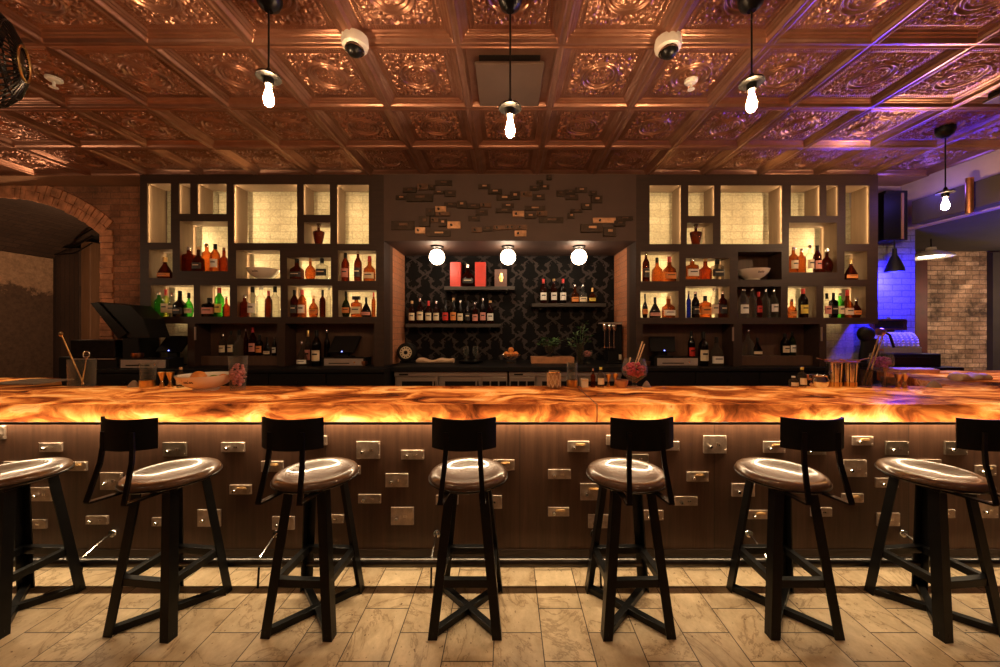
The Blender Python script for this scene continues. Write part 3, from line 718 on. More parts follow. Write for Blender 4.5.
hp(1, '0 175 75 235 d;80 172 168 212 m;172 192 265 235 d;150 128 222 165 d;226 118 300 156 d;200 88 255 114 d;280 50 320 82 d;355 165 418 208 d;422 158 497 190 d;425 195 520 235 d;500 140 590 180 d;605 168 665 202 d;620 206 705 260 d;545 262 625 310 d;460 307 555 332 d;440 336 495 380 d;20 322 108 365 l;110 282 265 318 d;112 337 197 380 d;200 322 285 360 m;220 366 410 412 d;0 427 45 465 m;50 427 130 465 m;35 470 125 515 l;635 372 808 412 l;812 362 940 392 d;795 396 880 440 d;540 422 708 485 d;712 445 810 515 d')

# ------------------------------------------------------------------ back counters
def counter(label, x0, x1, y0, y1, h, **k):
    t = thing('back_counter', label, 'counter', ((x0+x1)/2, y0, 0))
    MB().box(x0, y0, h-.035, x1, y1, h).build('worktop', 'black_paint', t, bevel=.004)
    MB().box(x0+.01, y0+.03, 0, x1-.01, y1, h-.0355).build('carcass', 'black_paint', t)
    n_ = max(1, round((x1-x0)/.62)); w = (x1-x0-.02)/n_
    for i in range(n_ if k.get('doors', 1) else 0):
        a = x0+.01+w*i
        dr = MB().box(a+.006, y0+.012, h-.25, a+w-.006, y0+.030, h-.05).build('drawer', 'black_paint', t, bevel=.003)
        MB().lathe([(0, -.02), (.009, -.02), (.012, -.012), (.006, 0)], 12, (a+w/2, y0+.012, h-.135), axis='y').build('knob', 'dark_metal', dr)
    return t
counter('black back counter under the left bookcase', X(116, 3.85), X(391, 3.85), 3.64, WB-.002, CTR-.0005)
counter('black back counter under the right bookcase', X(629, 3.85), X(884, 3.85), 3.79, WB-.002, CTR-.0005)
t = thing('niche_counter', 'black counter inside the wallpapered niche over steel fridges', 'counter', (0, 3.86, 0))
MB().box(NX0+.03, 3.86, CTR-.05, NX1-.03, NB-.002, CTR-.0005).build('worktop', 'black_paint', t, bevel=.004)
def fridge(label, px0, px1, doors):
    y0 = 3.88; x0, x1 = X(px0, y0), X(px1, y0); zt = CTR-.055
    t = thing('undercounter_fridge', label, 'fridge', ((x0+x1)/2, y0, 0), 'steel fridges under the niche counter')
    MB().box(x0, y0+.035, .05, x1, NB-.1, zt).build('body', 'stainless', t)
    MB().box(x0, y0+.005, zt-.05, x1, y0+.034, zt).build('top_rail', 'stainless', t, bevel=.003)
    MB().box(X(px0+5, y0), y0+.001, zt-.036, X(px0+14, y0), y0+.0049, zt-.02).build('badge', 'black_paint', t)
    for a, b, kind in doors:
        a_, b_ = X(a, y0), X(b, y0)
        if kind == 'door':
            w = b_-a_; m = MB(); zt2 = zt-.056; fr = .06
            m.box(a_, y0, .1, a_+fr, y0+.03, zt2); m.box(b_-fr, y0, .1, b_, y0+.03, zt2); m.box(a_+fr, y0, zt2-.045, b_-fr, y0+.03, zt2); m.box(a_+fr, y0, .1, b_-fr, y0+.03, .18)
            dr = m.build('door', 'stainless', t)
            MB().box(a_+fr, y0+.012, .18, b_-fr, y0+.02, zt2-.045).build('window', 'black_paint', dr)
            MB().tube([(b_-.03, y0-.002, zt2-.03), (b_-.03, y0-.03, zt2-.04), (b_-.03, y0-.03, zt2-.33), (b_-.03, y0-.002, zt2-.34)], .008, 8).build('handle', 'chrome', dr)
        else:
            pn = MB().box(a_, y0, .1, b_, y0+.03, zt-.056).build('control_panel', 'stainless', t, bevel=.003)
            w = (b_-a_)/3
            for i in range(3): MB().box(a_+w*i+.008, y0-.004, zt-.30, a_+w*(i+1)-.008, y0-.0005, zt-.10).build('grille', 'dark_metal', pn)
fridge('steel undercounter fridge below the niche clock and folded cloth', 394, 507.4, ((396, 438, 'door'), (439.2, 481, 'door'), (482, 507, 'panel')))
fridge('steel undercounter fridge below the niche plants and taps', 509, 622, ((510, 535, 'panel'), (536.5, 578, 'door'), (579.2, 621, 'door')))

# ------------------------------------------------------------------ bottles
PROF = dict(
    wine=[(.0, 0), (.94, 0), (1, .02), (1, .57), (.92, .65), (.55, .75), (.37, .81), (.36, .93), (0, .93)],
    whisky=[(.0, 0), (.94, 0), (1, .02), (1, .58), (.9, .66), (.45, .735), (.37, .77), (.36, .90), (0, .90)],
    square=[(.0, 0), (.92, 0), (1, .03), (1, .62), (.9, .68), (.36, .73), (.33, .88), (0, .88)],
    squat=[(.0, 0), (.9, 0), (1, .05), (.97, .26), (.72, .44), (.40, .60), (.24, .70), (.22, .88), (0, .88)],
    round=[(.0, 0), (.62, 0), (.80, .04), (.98, .2), (1, .32), (.90, .46), (.55, .60), (.27, .67), (.26, .88), (0, .88)],
    bell=[(.0, 0), (.95, 0), (1, .02), (1, .40), (.93, .50), (.5, .60), (.33, .66), (.31, .90), (0, .90)],
    decanter=[(.0, 0), (.56, 0), (.62, .02), (1, .50), (.98, .60), (.6, .64), (.26, .66), (.24, .78), (0, .78)],
    vodka=[(.0, 0), (.95, 0), (1, .02), (1, .56), (.85, .65), (.45, .73), (.38, .78), (.37, .92), (0, .92)])
SHAPE = dict(wine=(1, 0), whisky=(1, 0), square=(.72, 7), squat=(.55, 0), round=(.55, 0), bell=(.9, 5), decanter=(.6, 0), vodka=(1, 0))
LABZ = dict(wine=(.14, .44), whisky=(.15, .47), square=(.15, .48), squat=(.08, .24), round=(.15, .36), bell=(.1, .34), decanter=(.3, .42), vodka=(.2, .46))
def bottle(x, y, z, h, w, kind, gl, cap, lab, label, group):
    t = thing('liquor_bottle', label, 'bottle', (x, y, z), group)
    R = w/2; fy, sq = SHAPE[kind]; pr = [(r*R, q*h) for r, q in PROF[kind]]
    body = MB().lathe(pr, 20, sy=fy, sq=sq).build('glass_body', gl, t, local=True)
    top = PROF[kind][-1][1]*h; nr = PROF[kind][-2][0]*R*1.12
    if kind == 'decanter':
        m = MB().lathe([(0, top), (nr, top), (nr*.8, top+.03*h), (nr*1.5, top+.10*h), (nr*1.2, top+.19*h), (0, top+.22*h)], 12)
    elif cap == 'wide': m = MB().box(-R*.75, -R*.4, top-.05*h, R*.75, R*.4, h)
    else:
        cz = top-.11*h if cap in ('red_wax', 'gold', 'black_paint') else top-.02*h
        m = MB().lathe([(0, cz), (nr, cz), (nr, h*.99), (nr*.9, h), (0, h)], 14)
    m.build('cap', 'black_paint' if cap == 'wide' else cap, t, local=True)
    if lab:
        a, b = LABZ[kind]; fr_ = lambda q: np.interp(q, [s[1] for s in PROF[kind]][1:-1], [s[0] for s in PROF[kind]][1:-1])*R+.0012
        MB().lathe([(fr_(a+(b-a)*i/4), (a+(b-a)*i/4)*h) for i in range(5)], 14, sy=fy*1.01, sq=sq, a0=radians(-90-62), a1=radians(-90+62)).build('paper_label', lab, t, local=True)
        if h > .2: MB().lathe([(fr_(a+(b-a)*q)+.0006, (a+(b-a)*q)*h) for q in (.55, .70)], 8, sy=fy*1.01, sq=sq, a0=radians(-90-34), a1=radians(-90+34)).build('label_print', 'black_paper' if lab not in ('black_paper',) else 'cream', t, local=True)
ORD = ['leftmost', 'second from left', 'third from left', 'fourth from left', 'fifth from left', 'sixth from left', 'seventh from left', 'eighth from left', 'ninth from left', 'tenth from left', 'eleventh from left']
CAPN = dict(b='black_paint', r='red_wax', s='chrome', g='gold', k='cork', w='white', W='wide')
LABN = dict(c='cream', w='white', b='black_paper', y='yellow_paper', p='pink_paper', o='orange_paper', r='red_paint')
def row(key, phrase, group, d, z, data):
    lines = [q for q in data.strip().split('\n')]
    N = len(lines)
    for i, ln in enumerate(lines):
        q = ln.split('|'); f_ = q[0].split(); xp, top, wp = (float(v) for v in f_[:3]); kind, gl, cap = f_[3:6]; lab = LABN.get(f_[6]) if len(f_) > 6 else None
        dd = d+(float(f_[7]) if len(f_) > 7 else 0)
        zz = z if len(f_) <= 8 else float(f_[8])
        wd = wp*dd/F; xx = X(xp, dd)
        if key in OPW: xx = min(max(xx, OPW[key][0]+wd/2+.002), OPW[key][2]-wd/2-.002)
        if N == 1: ps = 'alone '
        elif i == N-1: ps = 'rightmost '
        else: ps = ORD[i]+' '
        bottle(xx, dd, zz+.001, Z(top, dd)-zz, wd, kind, gl, CAPN[cap], lab, (q[1].strip()+', '+ps+phrase), group)
D = 3.968
GL, GR_, GN = 'liquor bottles in the left bookcase', 'liquor bottles in the right bookcase', 'liquor bottles on the niche shelves'
def cub(k, phrase, g, data, d=D): row(k, phrase, g, d, OPW[k][1], data)
cub('C9', 'in the left edge cubby beside the brick arch', GL, "165 257.3 14.5 squat dark_amber g o|dark flask shaped cognac bottle")
cub('C4', 'in the tall cubby of five, left case', GL, """189.2 247 10.6 square red_amber s|square clear red whiskey bottle
198.6 247 8.6 bell dark_amber k b|dark amber bourbon bottle
206.8 243.8 8.2 whisky amber s|tall silver capped amber bottle
215.2 244.3 8.2 wine amber b w|amber bottle with white label
224 247.8 7.4 bell red_amber s|reddish amber bottle""")
cub('C13', 'in the cubby of green gins, left case', GL, """159 292 7.2 whisky green s|bright green gin bottle
165.8 289.3 6.6 square lime_glass r c|yellow green red capped bottle
172.2 293 6.4 square clear s c|clear cream labelled bottle
179.9 291 9.6 bell black_glass b b|black square shouldered bottle
188.8 293 9 round green b c|round green flask with cream label""")
cub('C14', 'in the narrow cubby next to the green gins', GL, """208.8 298 11.5 square black_glass b p|squat dark bottle with pink label
219.4 288 8 wine green r y|green yellow labelled bottle
226.4 296.7 5.6 bell red_amber s|orange red little bottle""")
cub('C15', 'in the cubby beneath the left bookcase bowl', GL, """244.4 295.6 8 whisky red_amber s|dark red bottle
252.6 287 8.4 wine clear b w|clear bottle with white label
261 286.5 8.6 vodka clear w|tall frosted clear bottle
268.6 291 6.6 wine dark_amber r|dark red capped bottle
275 286.6 8.2 vodka clear b|clear bottle with black cap""")
cub('C11', 'in the low cubby right of the bowl, left case', GL, """297 259 11 bell dark_amber b b|dark amber bottle
310.4 258.5 10.6 round amber k|rounded amber bottle
322 258.5 10 square clear b b|clear bottle with black label""")
cub('C12', 'in the right edge cubby of three, left case', GL, """345.4 253 7.6 wine red_amber b p|slim red brown bottle
358 251.5 7.4 wine dark_amber s b|tall dark red bottle
369.6 256.5 10 bell amber r c|red wax topped whiskey bottle""")
cub('C7', 'in the small upper cubby, left case', GL, "318.7 223.4 11.5 decanter dark_amber s|tapered crystal decanter of dark spirit")
cub('C16', 'in the bottom row cubby of five, left case', GL, """294.4 290.2 7.2 wine dark_amber b b|dark bottle with black label
302.2 290 7.8 wine amber r w|red capped amber bottle
313.6 295.6 9.6 round amber k o|short round amber bottle
322.6 290 5.8 whisky dark_amber b|slim dark bottle
328.8 287 4.6 vodka clear w|narrow clear bottle""")
cub('C17', 'in the bottom right corner cubby, left case', GL, """346 291.4 8.6 round olive_glass b o|dark olive long necked bottle
356.4 296.4 9.4 square amber W c|square wide capped bottle
366.2 297.4 10 squat black_glass b p|dark bell shaped bottle
373.6 292.4 4 wine amber r|slim amber bottle""")
row('L1', 'on the ledge of the unlit shelf, left case', GL, 4.07, 1.19, """223 334 6.6 whisky smoke s c|smoky clear bottle
231 331 5.6 wine smoke b c|slim smoky bottle
239.2 330 8 bell clear b|broad clear bottle
246 329 4 wine dark_amber s|narrow dark bottle
252.7 327.6 6.6 wine dark_amber r p|tall pink labelled bottle
259.5 335 6.2 whisky black_glass b o|dark orange labelled bottle
267 337 7.2 squat black_glass b c|squat dark bottle
274.4 337 4 wine black_glass s w|dark bottle with white label""")
row('L2', 'beside the cash drawer, left case', GL, 4.0, CTR, """302 341 11 squat smoke s w|squat bottle with white print
308 330.5 6 wine smoke g p 0.08|tall bottle with pink label behind it
316.6 330.5 8.8 wine black_glass b c|dark bottle with cream label
327 329.5 5.4 wine black_glass s|dark bottle half hidden""".replace('|dark bottle half hidden', ' - 0.09|dark bottle half hidden'))
cub('R9', 'in the right edge cubby nearest the blue wall', GR_, "851 259 12.8 squat dark_amber g o|dark flask shaped cognac bottle")
cub('R4', 'in the tall cubby of five, right case', GR_, """793.3 247.4 7.8 whisky amber s c|amber bottle with cream label
801.3 249 7.4 whisky amber s|bright amber bottle
809.6 245.4 7.2 whisky clear s c|clear pale bottle
817.3 245.7 6.8 wine dark_amber b p|black topped dark bottle
827.3 249 12 round dark_amber s|round dark bottle with silver stopper""")
cub('R14', 'in the cubby of two, right case', GR_, """791.6 299.4 6.8 bell amber s o|small amber bottle with orange label
803 288.9 8.4 wine black_glass r y|black bottle with yellow label""")
cub('R13', 'in the bottom corner cubby, right case', GR_, """826.8 293.3 6.5 square clear b p|clear bottle with pink label
833.4 293 6.5 square black_glass b b|black square bottle
840 293.3 6.4 whisky green s c|green gin bottle
847.2 290 8.2 bell amber r c|amber bottle with red cap
856.4 298.3 9.4 round dark_amber s o|dark round bottle with orange label""")
cub('R15', 'in the unlit vodka cubby, right case', GR_, """743.4 288.6 9 wine clear s w|clear bottle with white label
752.2 287.6 8 vodka clear s|tall clear bottle
758.8 292 5.6 vodka red_amber r r|slim red bottle
765.6 288.9 7.6 vodka clear s|clear long necked bottle
774 288.6 7.6 vodka clear s w|clear bottle with low white label""")
cub('R7', 'in the small upper cubby, right case', GR_, "695.8 224 12 decanter dark_amber s|tapered crystal decanter of dark spirit")
cub('R11', 'in the low cubby left of the bowl, right case', GR_, """692.2 258.8 10.6 square amber s w|bottle with bright white label
705.3 259 10.2 bell red_amber k|amber rounded bottle
717.2 259.6 11 square smoke b b|clear bottle with dark label""")
cub('R12', 'in the cubby of three nearest the niche', GR_, """646 252.4 7 wine dark_amber s b|tall dark bottle
657 257.8 9.2 bell amber b|square black stoppered bottle
669.4 257 11 bell amber r o|red wax topped whiskey bottle""")
cub('R17', 'in the lowest lit cubby nearest the niche', GR_, """645 294 5.8 round black_glass b o|small dark bottle
655 297.4 11.4 squat black_glass b p|dark bell shaped bottle
668.4 296.4 11 bell amber k w|amber bottle with white label""")
cub('R16', 'in the bottom row cubby of five, right case', GR_, """688.6 291.3 4.4 whisky blue_glass s|slim blue bottle
695.4 292 7.2 wine black_glass s b|black bottle
705.2 296 9.8 square amber b o|short square amber bottle
714.2 288.6 7.8 wine clear s c|clear cream labelled bottle
722.6 291 8 whisky dark_amber s b|dark amber bottle""")
row('RL2', 'beside the register screen, right case', GR_, 4.0, CTR, """691.4 331.5 6.6 wine black_glass b r 0.06 1.14|dark bottle with red label
703.4 332 9 whisky black_glass b c|dark bottle with pale band
716.4 337 10.6 bell smoke b w -0.03|bottle with white script""")
row('RL1', 'on the ledge of the unlit shelf, right case', GR_, 4.07, 1.19, """748 329 8.2 bell clear s|clear square bottle
757.4 338 9.6 squat black_glass b c|squat dark bottle
785 333.6 7.4 wine black_glass b c|dark cream labelled bottle
792.2 332 6 wine olive_glass b w|dark green wine bottle""")
# niche shelves
SD0, SDm = NB-.20, NB-.10
def shelf(label, px0, px1, py):
    z = Z(py, SD0); t = thing('wall_shelf', label, 'shelf', (X((px0+px1)/2, SD0), SD0, z), 'shelves on the damask wall')
    MB().box(X(px0, SD0), SD0, z-.045, X(px1, SD0), NB-.001, z).build('board', 'shelf_wood', t, bevel=.003)
    n_ = 2
    for i in range(n_):
        x = X(px0+(px1-px0)*(.12+.76*i), SD0); MB().box(x-.012, SD0+.05, z-.075, x+.012, NB-.002, z-.046).build('bracket', 'dark_metal', t)
    return z
z1_ = shelf('upper black shelf carrying red boxes on the damask wall', 444, 515, 286.3)
z2_ = shelf('long low black shelf with eleven whisky bottles', 405.5, 500, 323.8)
z3_ = shelf('black shelf with six bottles on the right of the damask wall', 532, 606, 303.2)
row('S2', 'on the long niche shelf', GN, SDm, z2_, """412 301 6.2 whisky dark_amber k c|dark whisky bottle with cream label
420.2 298.6 6.8 whisky dark_amber s c|taller whisky bottle with broad cream label
428.6 301 6.4 whisky dark_amber r c|dark whisky bottle with red top
436.4 301 6.2 whisky dark_amber s c|dark whisky bottle with small cream label
445.5 300 6 whisky black_glass b r|black whisky bottle with red lettering
453.4 298 6 wine black_glass k o|tall dark bottle with tan foot label
460.3 300.6 5.8 wine black_glass s c|black bottle with pale foot label
467.7 301 5.8 whisky black_glass b b|plain black bottle
475.2 302.6 5.8 wine dark_amber s p|dark bottle with pink label
482.9 298.4 6 wine black_glass s p|tall black bottle
490.3 300.6 6.6 wine dark_amber k w|bottle with tall white label""")
row('S3', 'on the right niche shelf', GN, SDm, z3_, """543.4 279 6.6 wine dark_amber r w|dark bottle with white label
553.9 279 6.4 wine dark_amber k w|bottle with white label and tan top
563 279 6.4 wine black_glass r w|dark bottle with white label and red top
575 284.8 7 bell amber s o|square bottle with orange label
583 284.8 7.4 bell clear s c|square bottle with cream label
592.4 288 7.2 round amber g y|squat bottle with yellow label""")
# boxes on the upper shelf
def bx(name, label, cat, px0, px1, py0, py1, d0, d1, z, mat, par=None):
    return MB().box(X(px0, d0), d0, z+.001, X(px1, d0), d1, z+(py1-py0)*d0/F).build(name, mat, par, bevel=.003)
tag(bx('gift_box', '', '', 450, 460.6, 261, 285.5, SD0+.03, NB-.04, z1_, 'red_paint'), 'red gift box, left half of the pair on the upper niche shelf', 'box', 'red boxes on the niche shelf')
tag(bx('gift_box', '', '', 475, 485.6, 261, 285.5, SD0+.03, NB-.04, z1_, 'red_paint'), 'red gift box, right half of the pair on the upper niche shelf', 'box', 'red boxes on the niche shelf')
t = thing('presentation_box', 'brown presentation box with a gold emblem on the upper niche shelf', 'box', (X(501, SD0), SD0+.05, z1_))
bx('carton', '', '', 494.6, 507, 268, 285.5, SD0+.05, NB-.05, z1_, 'box_brown', t)
c = P(501, 0, SD0+.049); zc = z1_+.115
m = MB()
for dx, dz, r in ((0, .035, .022), (0, 0, .03), (-.025, -.028, .013), (.025, -.028, .013), (0, -.035, .02)): m.lathe([(0, -.004), (r, -.003), (r, 0)], 14, (c[0], SD0+.049, zc+.0+dz), axis='y')
m.build('gold_emblem', 'gold', t)
bottle(X(467.8, SD0+.08), SD0+.08, z1_+.001, .285, .17, 'round', 'dark_amber', 'chrome', 'black_paper', 'ornate dark cognac decanter standing between the two red gift boxes', GN)

# ------------------------------------------------------------------ bowls in the bookcases
def lathe_thing(name, label, cat, loc, prof, mat, group=None, seg=28, **k):
    t = thing(name, label, cat, loc, group); MB().lathe(prof, seg, **k).build('body', mat, t, local=True, angle=50); return t
def bowl(name, label, px, d, z, wp, hp_, group=None, writing=True):
    R = wp/2*d/F; h = hp_*d/F
    prof = [(0, .004), (R*.42, .0), (R*.45, h*.08), (R*.40, h*.12), (R*.70, h*.36), (R*.92, h*.72), (R, h), (R*.97, h), (R*.88, h*.74), (R*.6, h*.36), (0, h*.22)]
    t = lathe_thing(name, label, 'bowl', (X(px, d), d, z+.001), prof, 'porcelain', group, 36)
    if writing:      # dark script across the belly
        m = MB(); zz = h*.58
        rr = lambda q: np.interp(q, [h*.36, h*.72, h], [R*.70, R*.92, R])+.001
        for i in range(7):
            a = radians(-90-13+26*i/7); a2 = a+radians(2.6); q = .012 if i not in (0, 4) else .02
            for (s0, s1) in ((zz, zz+q*R/.15),):
                m.add([(rr(s0)*cos(a), rr(s0)*sin(a), s0), (rr(s0)*cos(a2), rr(s0)*sin(a2), s0), (rr(s1)*cos(a2), rr(s1)*sin(a2), s1), (rr(s1)*cos(a), rr(s1)*sin(a), s1)], [(0, 1, 2, 3)])
        m.build('script_mark', 'black_paper', t, local=True)
    return t
bowl('serving_bowl', 'cream footed bowl in a lit cubby of the left bookcase', 263.5, 4.02, OPW['C10'][1], 29, 10.4, 'cream bowls')
bowl('serving_bowl', 'cream footed bowl in the dark cubby of the right bookcase', 752.5, 4.02, OPW['R10'][1], 29.5, 10.8, 'cream bowls')

# ------------------------------------------------------------------ register screens and drawers
def screen(label, px0, px1, py0, py1, d, zb):
    t = thing('register_screen', label, 'screen', (X((px0+px1)/2, d), d, zb), 'register screens')
    x0, x1 = X(px0, d), X(px1, d); zt, z0 = Z(py0, d), Z(py1, d); lean = .10; sk = .05*(x1-x0)
    q = [(x0, d-.05, z0), (x1-.03, d-.05, z0), (x1+.01, d-.05+lean, zt), (x0+.03, d-.05+lean, zt)]
    MB().prism(q, [(x, y+.03, z-.012) for x, y, z in q]).build('display', 'black_paint', t)
    MB().box((x0+x1)/2-.05, d-.01, zb+.001, (x0+x1)/2+.05, d+.03, z0+.06).build('stand', 'black_paint', t)
    MB().box((x0+x1)/2-.10, d-.05, zb+.001, (x0+x1)/2+.10, d+.06, zb+.015).build('foot', 'black_paint', t)
    MB().box((x0+x1)/2-.006, d-.054, z0+.004, (x0+x1)/2+.006, d-.0505, z0+.014).build('power_light', 'led_blue', t)
def drawer(label, px0, px1, py0, py1, d):
    x0, x1 = X(px0, d), X(px1, d); h = (py1-py0)*d/F
    t = thing('till_box', label, 'till', ((x0+x1)/2, d, CTR), 'till boxes')
    MB().box(x0-.03, d+.012, CTR+.001, x1+.03, BK-.005 if x0 > -3.6 else d+.18, CTR+.001+h+.01).build('case', 'black_paint', t)
    fc = MB().box(x0, d, CTR+.004, x1, d+.0119, CTR+h).build('front', 'till_grey', t, bevel=.002)
    w = x1-x0
    MB().box(x0+w*.12, d-.003, CTR+h*.30, x0+w*.65, d-.0002, CTR+h*.42).build('slot', 'black_paint', fc)
    MB().lathe([(0, -.006), (.010, -.006), (.010, 0)], 12, (x0+w*.78, d-.0005, CTR+h*.5), axis='y').build('lock', 'chrome', fc)
    return CTR+.001+h+.01
zt = drawer('grey fronted cash drawer low in the left bookcase', 324, 363, 358.5, 365.8, 3.97)
screen('black tilted register screen on the cash drawer in the left bookcase', 330, 358, 336, 352, 4.03, zt)
zt = drawer('grey fronted cash drawer low in the right bookcase', 657.5, 698, 357.5, 365.2, 3.97)
screen('black tilted register screen on the cash drawer in the right bookcase', 649, 676, 336.5, 351, 4.03, zt)
zt = drawer('grey fronted cash drawer on the counter beside the arch', 120.5, 165, 358.5, 367, 3.73)
screen('black tilted register screen at the left bookcase end', 160, 186, 336, 351, 4.0, CTR)
def cup(label, px, py, d, zb, w):
    h = .05; t = lathe_thing('candle_cup', label, 'candle', (X(px, d), d, zb+.001), [(0, 0), (w*.40, 0), (w*.5, h*.4), (w*.5, h), (w*.44, h), (w*.42, h*.3), (0, h*.2)], 'copper', 'copper candle cups', 18)
    MB().lathe([(0, h*.21), (w*.40, h*.21), (w*.40, h*.8), (0, h*.82)], 14).build('wax', 'candle', t, local=True)
cup('small copper candle cup on the cash drawer beside the arch', 137.5, 352, 3.82, CTR+.001+8.5*3.73/F+.01, .10)
cup('small copper candle cup behind the round rose bowl', 647, 358, 3.98, CTR, .07)
cup('small copper candle cup at the right of the left register', 364, 350, 4.0, CTR, .07)
# big black hood on the counter by the arch
t = thing('counter_machine', 'large black machine with slanted open hood beside the brick arch', 'machine', (X(120, 3.72), 3.72, CTR))
d0, d1 = 3.66, 3.905
hp_ = [P(90, 303, d0), P(98, 302, d0), P(127, 333, d0), P(118, 339, d0)]
MB().prism(hp_, [(x, d1, z) for x, y, z in hp_]).build('hood_panel', 'dark_metal', t, bevel=.004)
hp_ = [P(98.5, 302, d0+.02), P(130, 305, d0+.02), P(143, 318, d0+.02), P(150, 338, d0+.02), P(127.5, 338, d0+.02)]
MB().prism(hp_, [(x, d1, z) for x, y, z in hp_]).build('hood_side', 'black_paint', t, bevel=.006)
MB().box(X(121, d0), d0+.26, CTR+.001, X(146, d0), d1+.0, Z(338, d0)-.001) if 0 else MB().box(X(122, 3.915), 3.915, CTR+.001, X(139, 3.915), 4.15, Z(337, d0)).build('body', 'black_paint', t, bevel=.01)
t = thing('ice_chest', 'low black chest standing inside the arch beside the slanted machine', 'chest', (X(90, 3.9), 3.9, 0))
MB().box(X(58, 3.9), 3.9, 0, X(117, 3.9), 4.19, Z(357, 3.9)).build('body', 'black_paint', t, bevel=.01)
MB().box(X(72, 3.9), 3.88, Z(357, 3.9)+.001, X(116.5, 3.9), 4.19, Z(340, 3.9)).build('lid', 'dark_metal', t, bevel=.01)
MB().bar(P(74, 359, 3.885), P(115, 359, 3.885), .012, .012).build('edge_trim', 'stainless', t)

# ------------------------------------------------------------------ niche counter objects
ND = 4.30; NZ = CTR
t = thing('dial_clock', 'round black clock with a cream dial at the left of the niche counter', 'clock', (X(406.5, ND), ND, NZ))
r = .115; cz = NZ+r+.012
MB().lathe([(0, -.03), (r*.80, -.03), (r*.97, -.015), (r, .01), (r, .07), (r*.8, .10), (0, .105)], 32, (X(406.5, ND), ND, cz), axis='y').build('case', 'black_paint', t)
MB().lathe([(0, -.003), (r*.62, -.003), (r*.62, 0)], 28, (X(406.5, ND), ND-.031, cz), axis='y').build('dial', 'cream', t)
MB().lathe([(0, -.004), (r*.2, -.004), (r*.2, 0)], 20, (X(406.5, ND), ND-.035, cz), axis='y').build('hub', 'black_paint', t)
m = MB()
for i in range(12):
    a = 2*pi*i/12; x, z = X(406.5, ND)+r*.48*sin(a), cz+r*.48*cos(a); m.box(x-.007, ND-.0365, z-.007, x+.007, ND-.0345, z+.007)
m.build('dial_mark', 'black_paper', t)
MB().box(X(406.5, ND)-.08, ND-.01, NZ+.001, X(406.5, ND)+.08, ND+.07, NZ+.03).build('foot', 'black_paint', t, bevel=.006)
def cloth_roll(name, label, px0, px1, d, zb, hpx, mat, y=.09):
    x0, x1 = X(px0, d), X(px1, d); h = hpx*d/F; m = MB(); n_ = 24; vs = []
    for i in range(n_+1):
        u = i/n_; x = x0+(x1-x0)*u; hh = h*(.72+.28*sin(u*9+1)*sin(u*4)); yy = y*(.9+.1*sin(u*13))
        if i in (0, n_): hh *= .8
        for k in range(10):
            a = 2*pi*k/10; vs.append((x, d+yy/2*cos(a), zb+.001+hh/2*(1+max(-1, min(1, 1.25*sin(a))))))
    fs = [(i*10+k, i*10+(k+1) % 10, (i+1)*10+(k+1) % 10, (i+1)*10+k) for i in range(n_) for k in range(10)]+[tuple(range(10))[::-1], tuple(range(n_*10, n_*10+10))]
    m.add(vs, fs); return tag(m.build(name, mat, angle=70), label, 'cloth')
cloth_roll('folded_towel', 'tan folded towel lying on the niche counter beside the clock', 417, 454, ND, NZ, 6.3, 'cloth', .14)
t = thing('serving_tray', 'dark round tray holding two stemmed glasses on the niche counter', 'tray', (X(471, ND), ND, NZ))
MB().lathe([(0, .018), (.04, 0), (.06, 0), (.06, .006), (.15, .020), (.155, .030), (.15, .028), (0, .026)], 30).build('plate', 'dark_metal', t, local=True)
def small_glass(name, label, px, d, zb, w, h, group, mat='clear'):
    return lathe_thing(name, label, 'glass', (X(px, d), d, zb+.001), [(0, 0), (w*.34, 0), (w*.34, .005), (w*.06, .012), (w*.06, h*.30), (w*.42, h*.45), (w*.5, h*.7), (w*.36, h), (w*.34, h), (w*.46, h*.7), (0, h*.36)], mat, group, 20)
small_glass('stemmed_glass', 'clear stemmed glass on the left of the niche tray', 466, ND, NZ+.029, .075, .17, 'stemmed glasses on the niche tray')
small_glass('stemmed_glass', 'clear stemmed glass on the right of the niche tray', 475.4, ND, NZ+.029, .075, .17, 'stemmed glasses on the niche tray')
# fruit basket
t = thing('wire_basket', 'wire footed basket of fruit in the middle of the niche counter', 'basket', (X(511, ND), ND, NZ))
m = MB()
for z, r in ((.005, .055), (.05, .055), (.085, .10), (.105, .115)): m.tube([(r*cos(2*pi*i/24), r*sin(2*pi*i/24), z) for i in range(25)], .004, 6)
for i in range(12):
    a = 2*pi*i/12; m.tube([(.055*cos(a), .055*sin(a), .005), (.055*cos(a), .055*sin(a), .05), (.10*cos(a), .10*sin(a), .085), (.115*cos(a), .115*sin(a), .105)], .003, 6)
m.lathe([(0, .052), (.06, .052), (.06, .056), (0, .056)], 18)
m.build('wire_frame', 'chrome', t, local=True)
def fruit(name, label, cat, c, r, mat, sz=1, group=None):
    return tag(MB().ball(c, r, 16, 10, sz=sz).build(name, mat), label, cat, group)
for i, (dx, dy, dz, w) in enumerate(((-.055, -.02, .105, 'leftmost'), (.0, -.05, .105, 'front middle'), (.055, -.02, .105, 'rightmost'), (.0, .04, .108, 'rear middle'), (.0, -.005, .155, 'topmost'))):
    fruit('orange_fruit', f'orange in the niche wire basket, {w} of the pile', 'orange', (X(511, ND)+dx, ND+dy, NZ+dz), .034, 'orange_peel', 1, 'oranges in the wire basket')
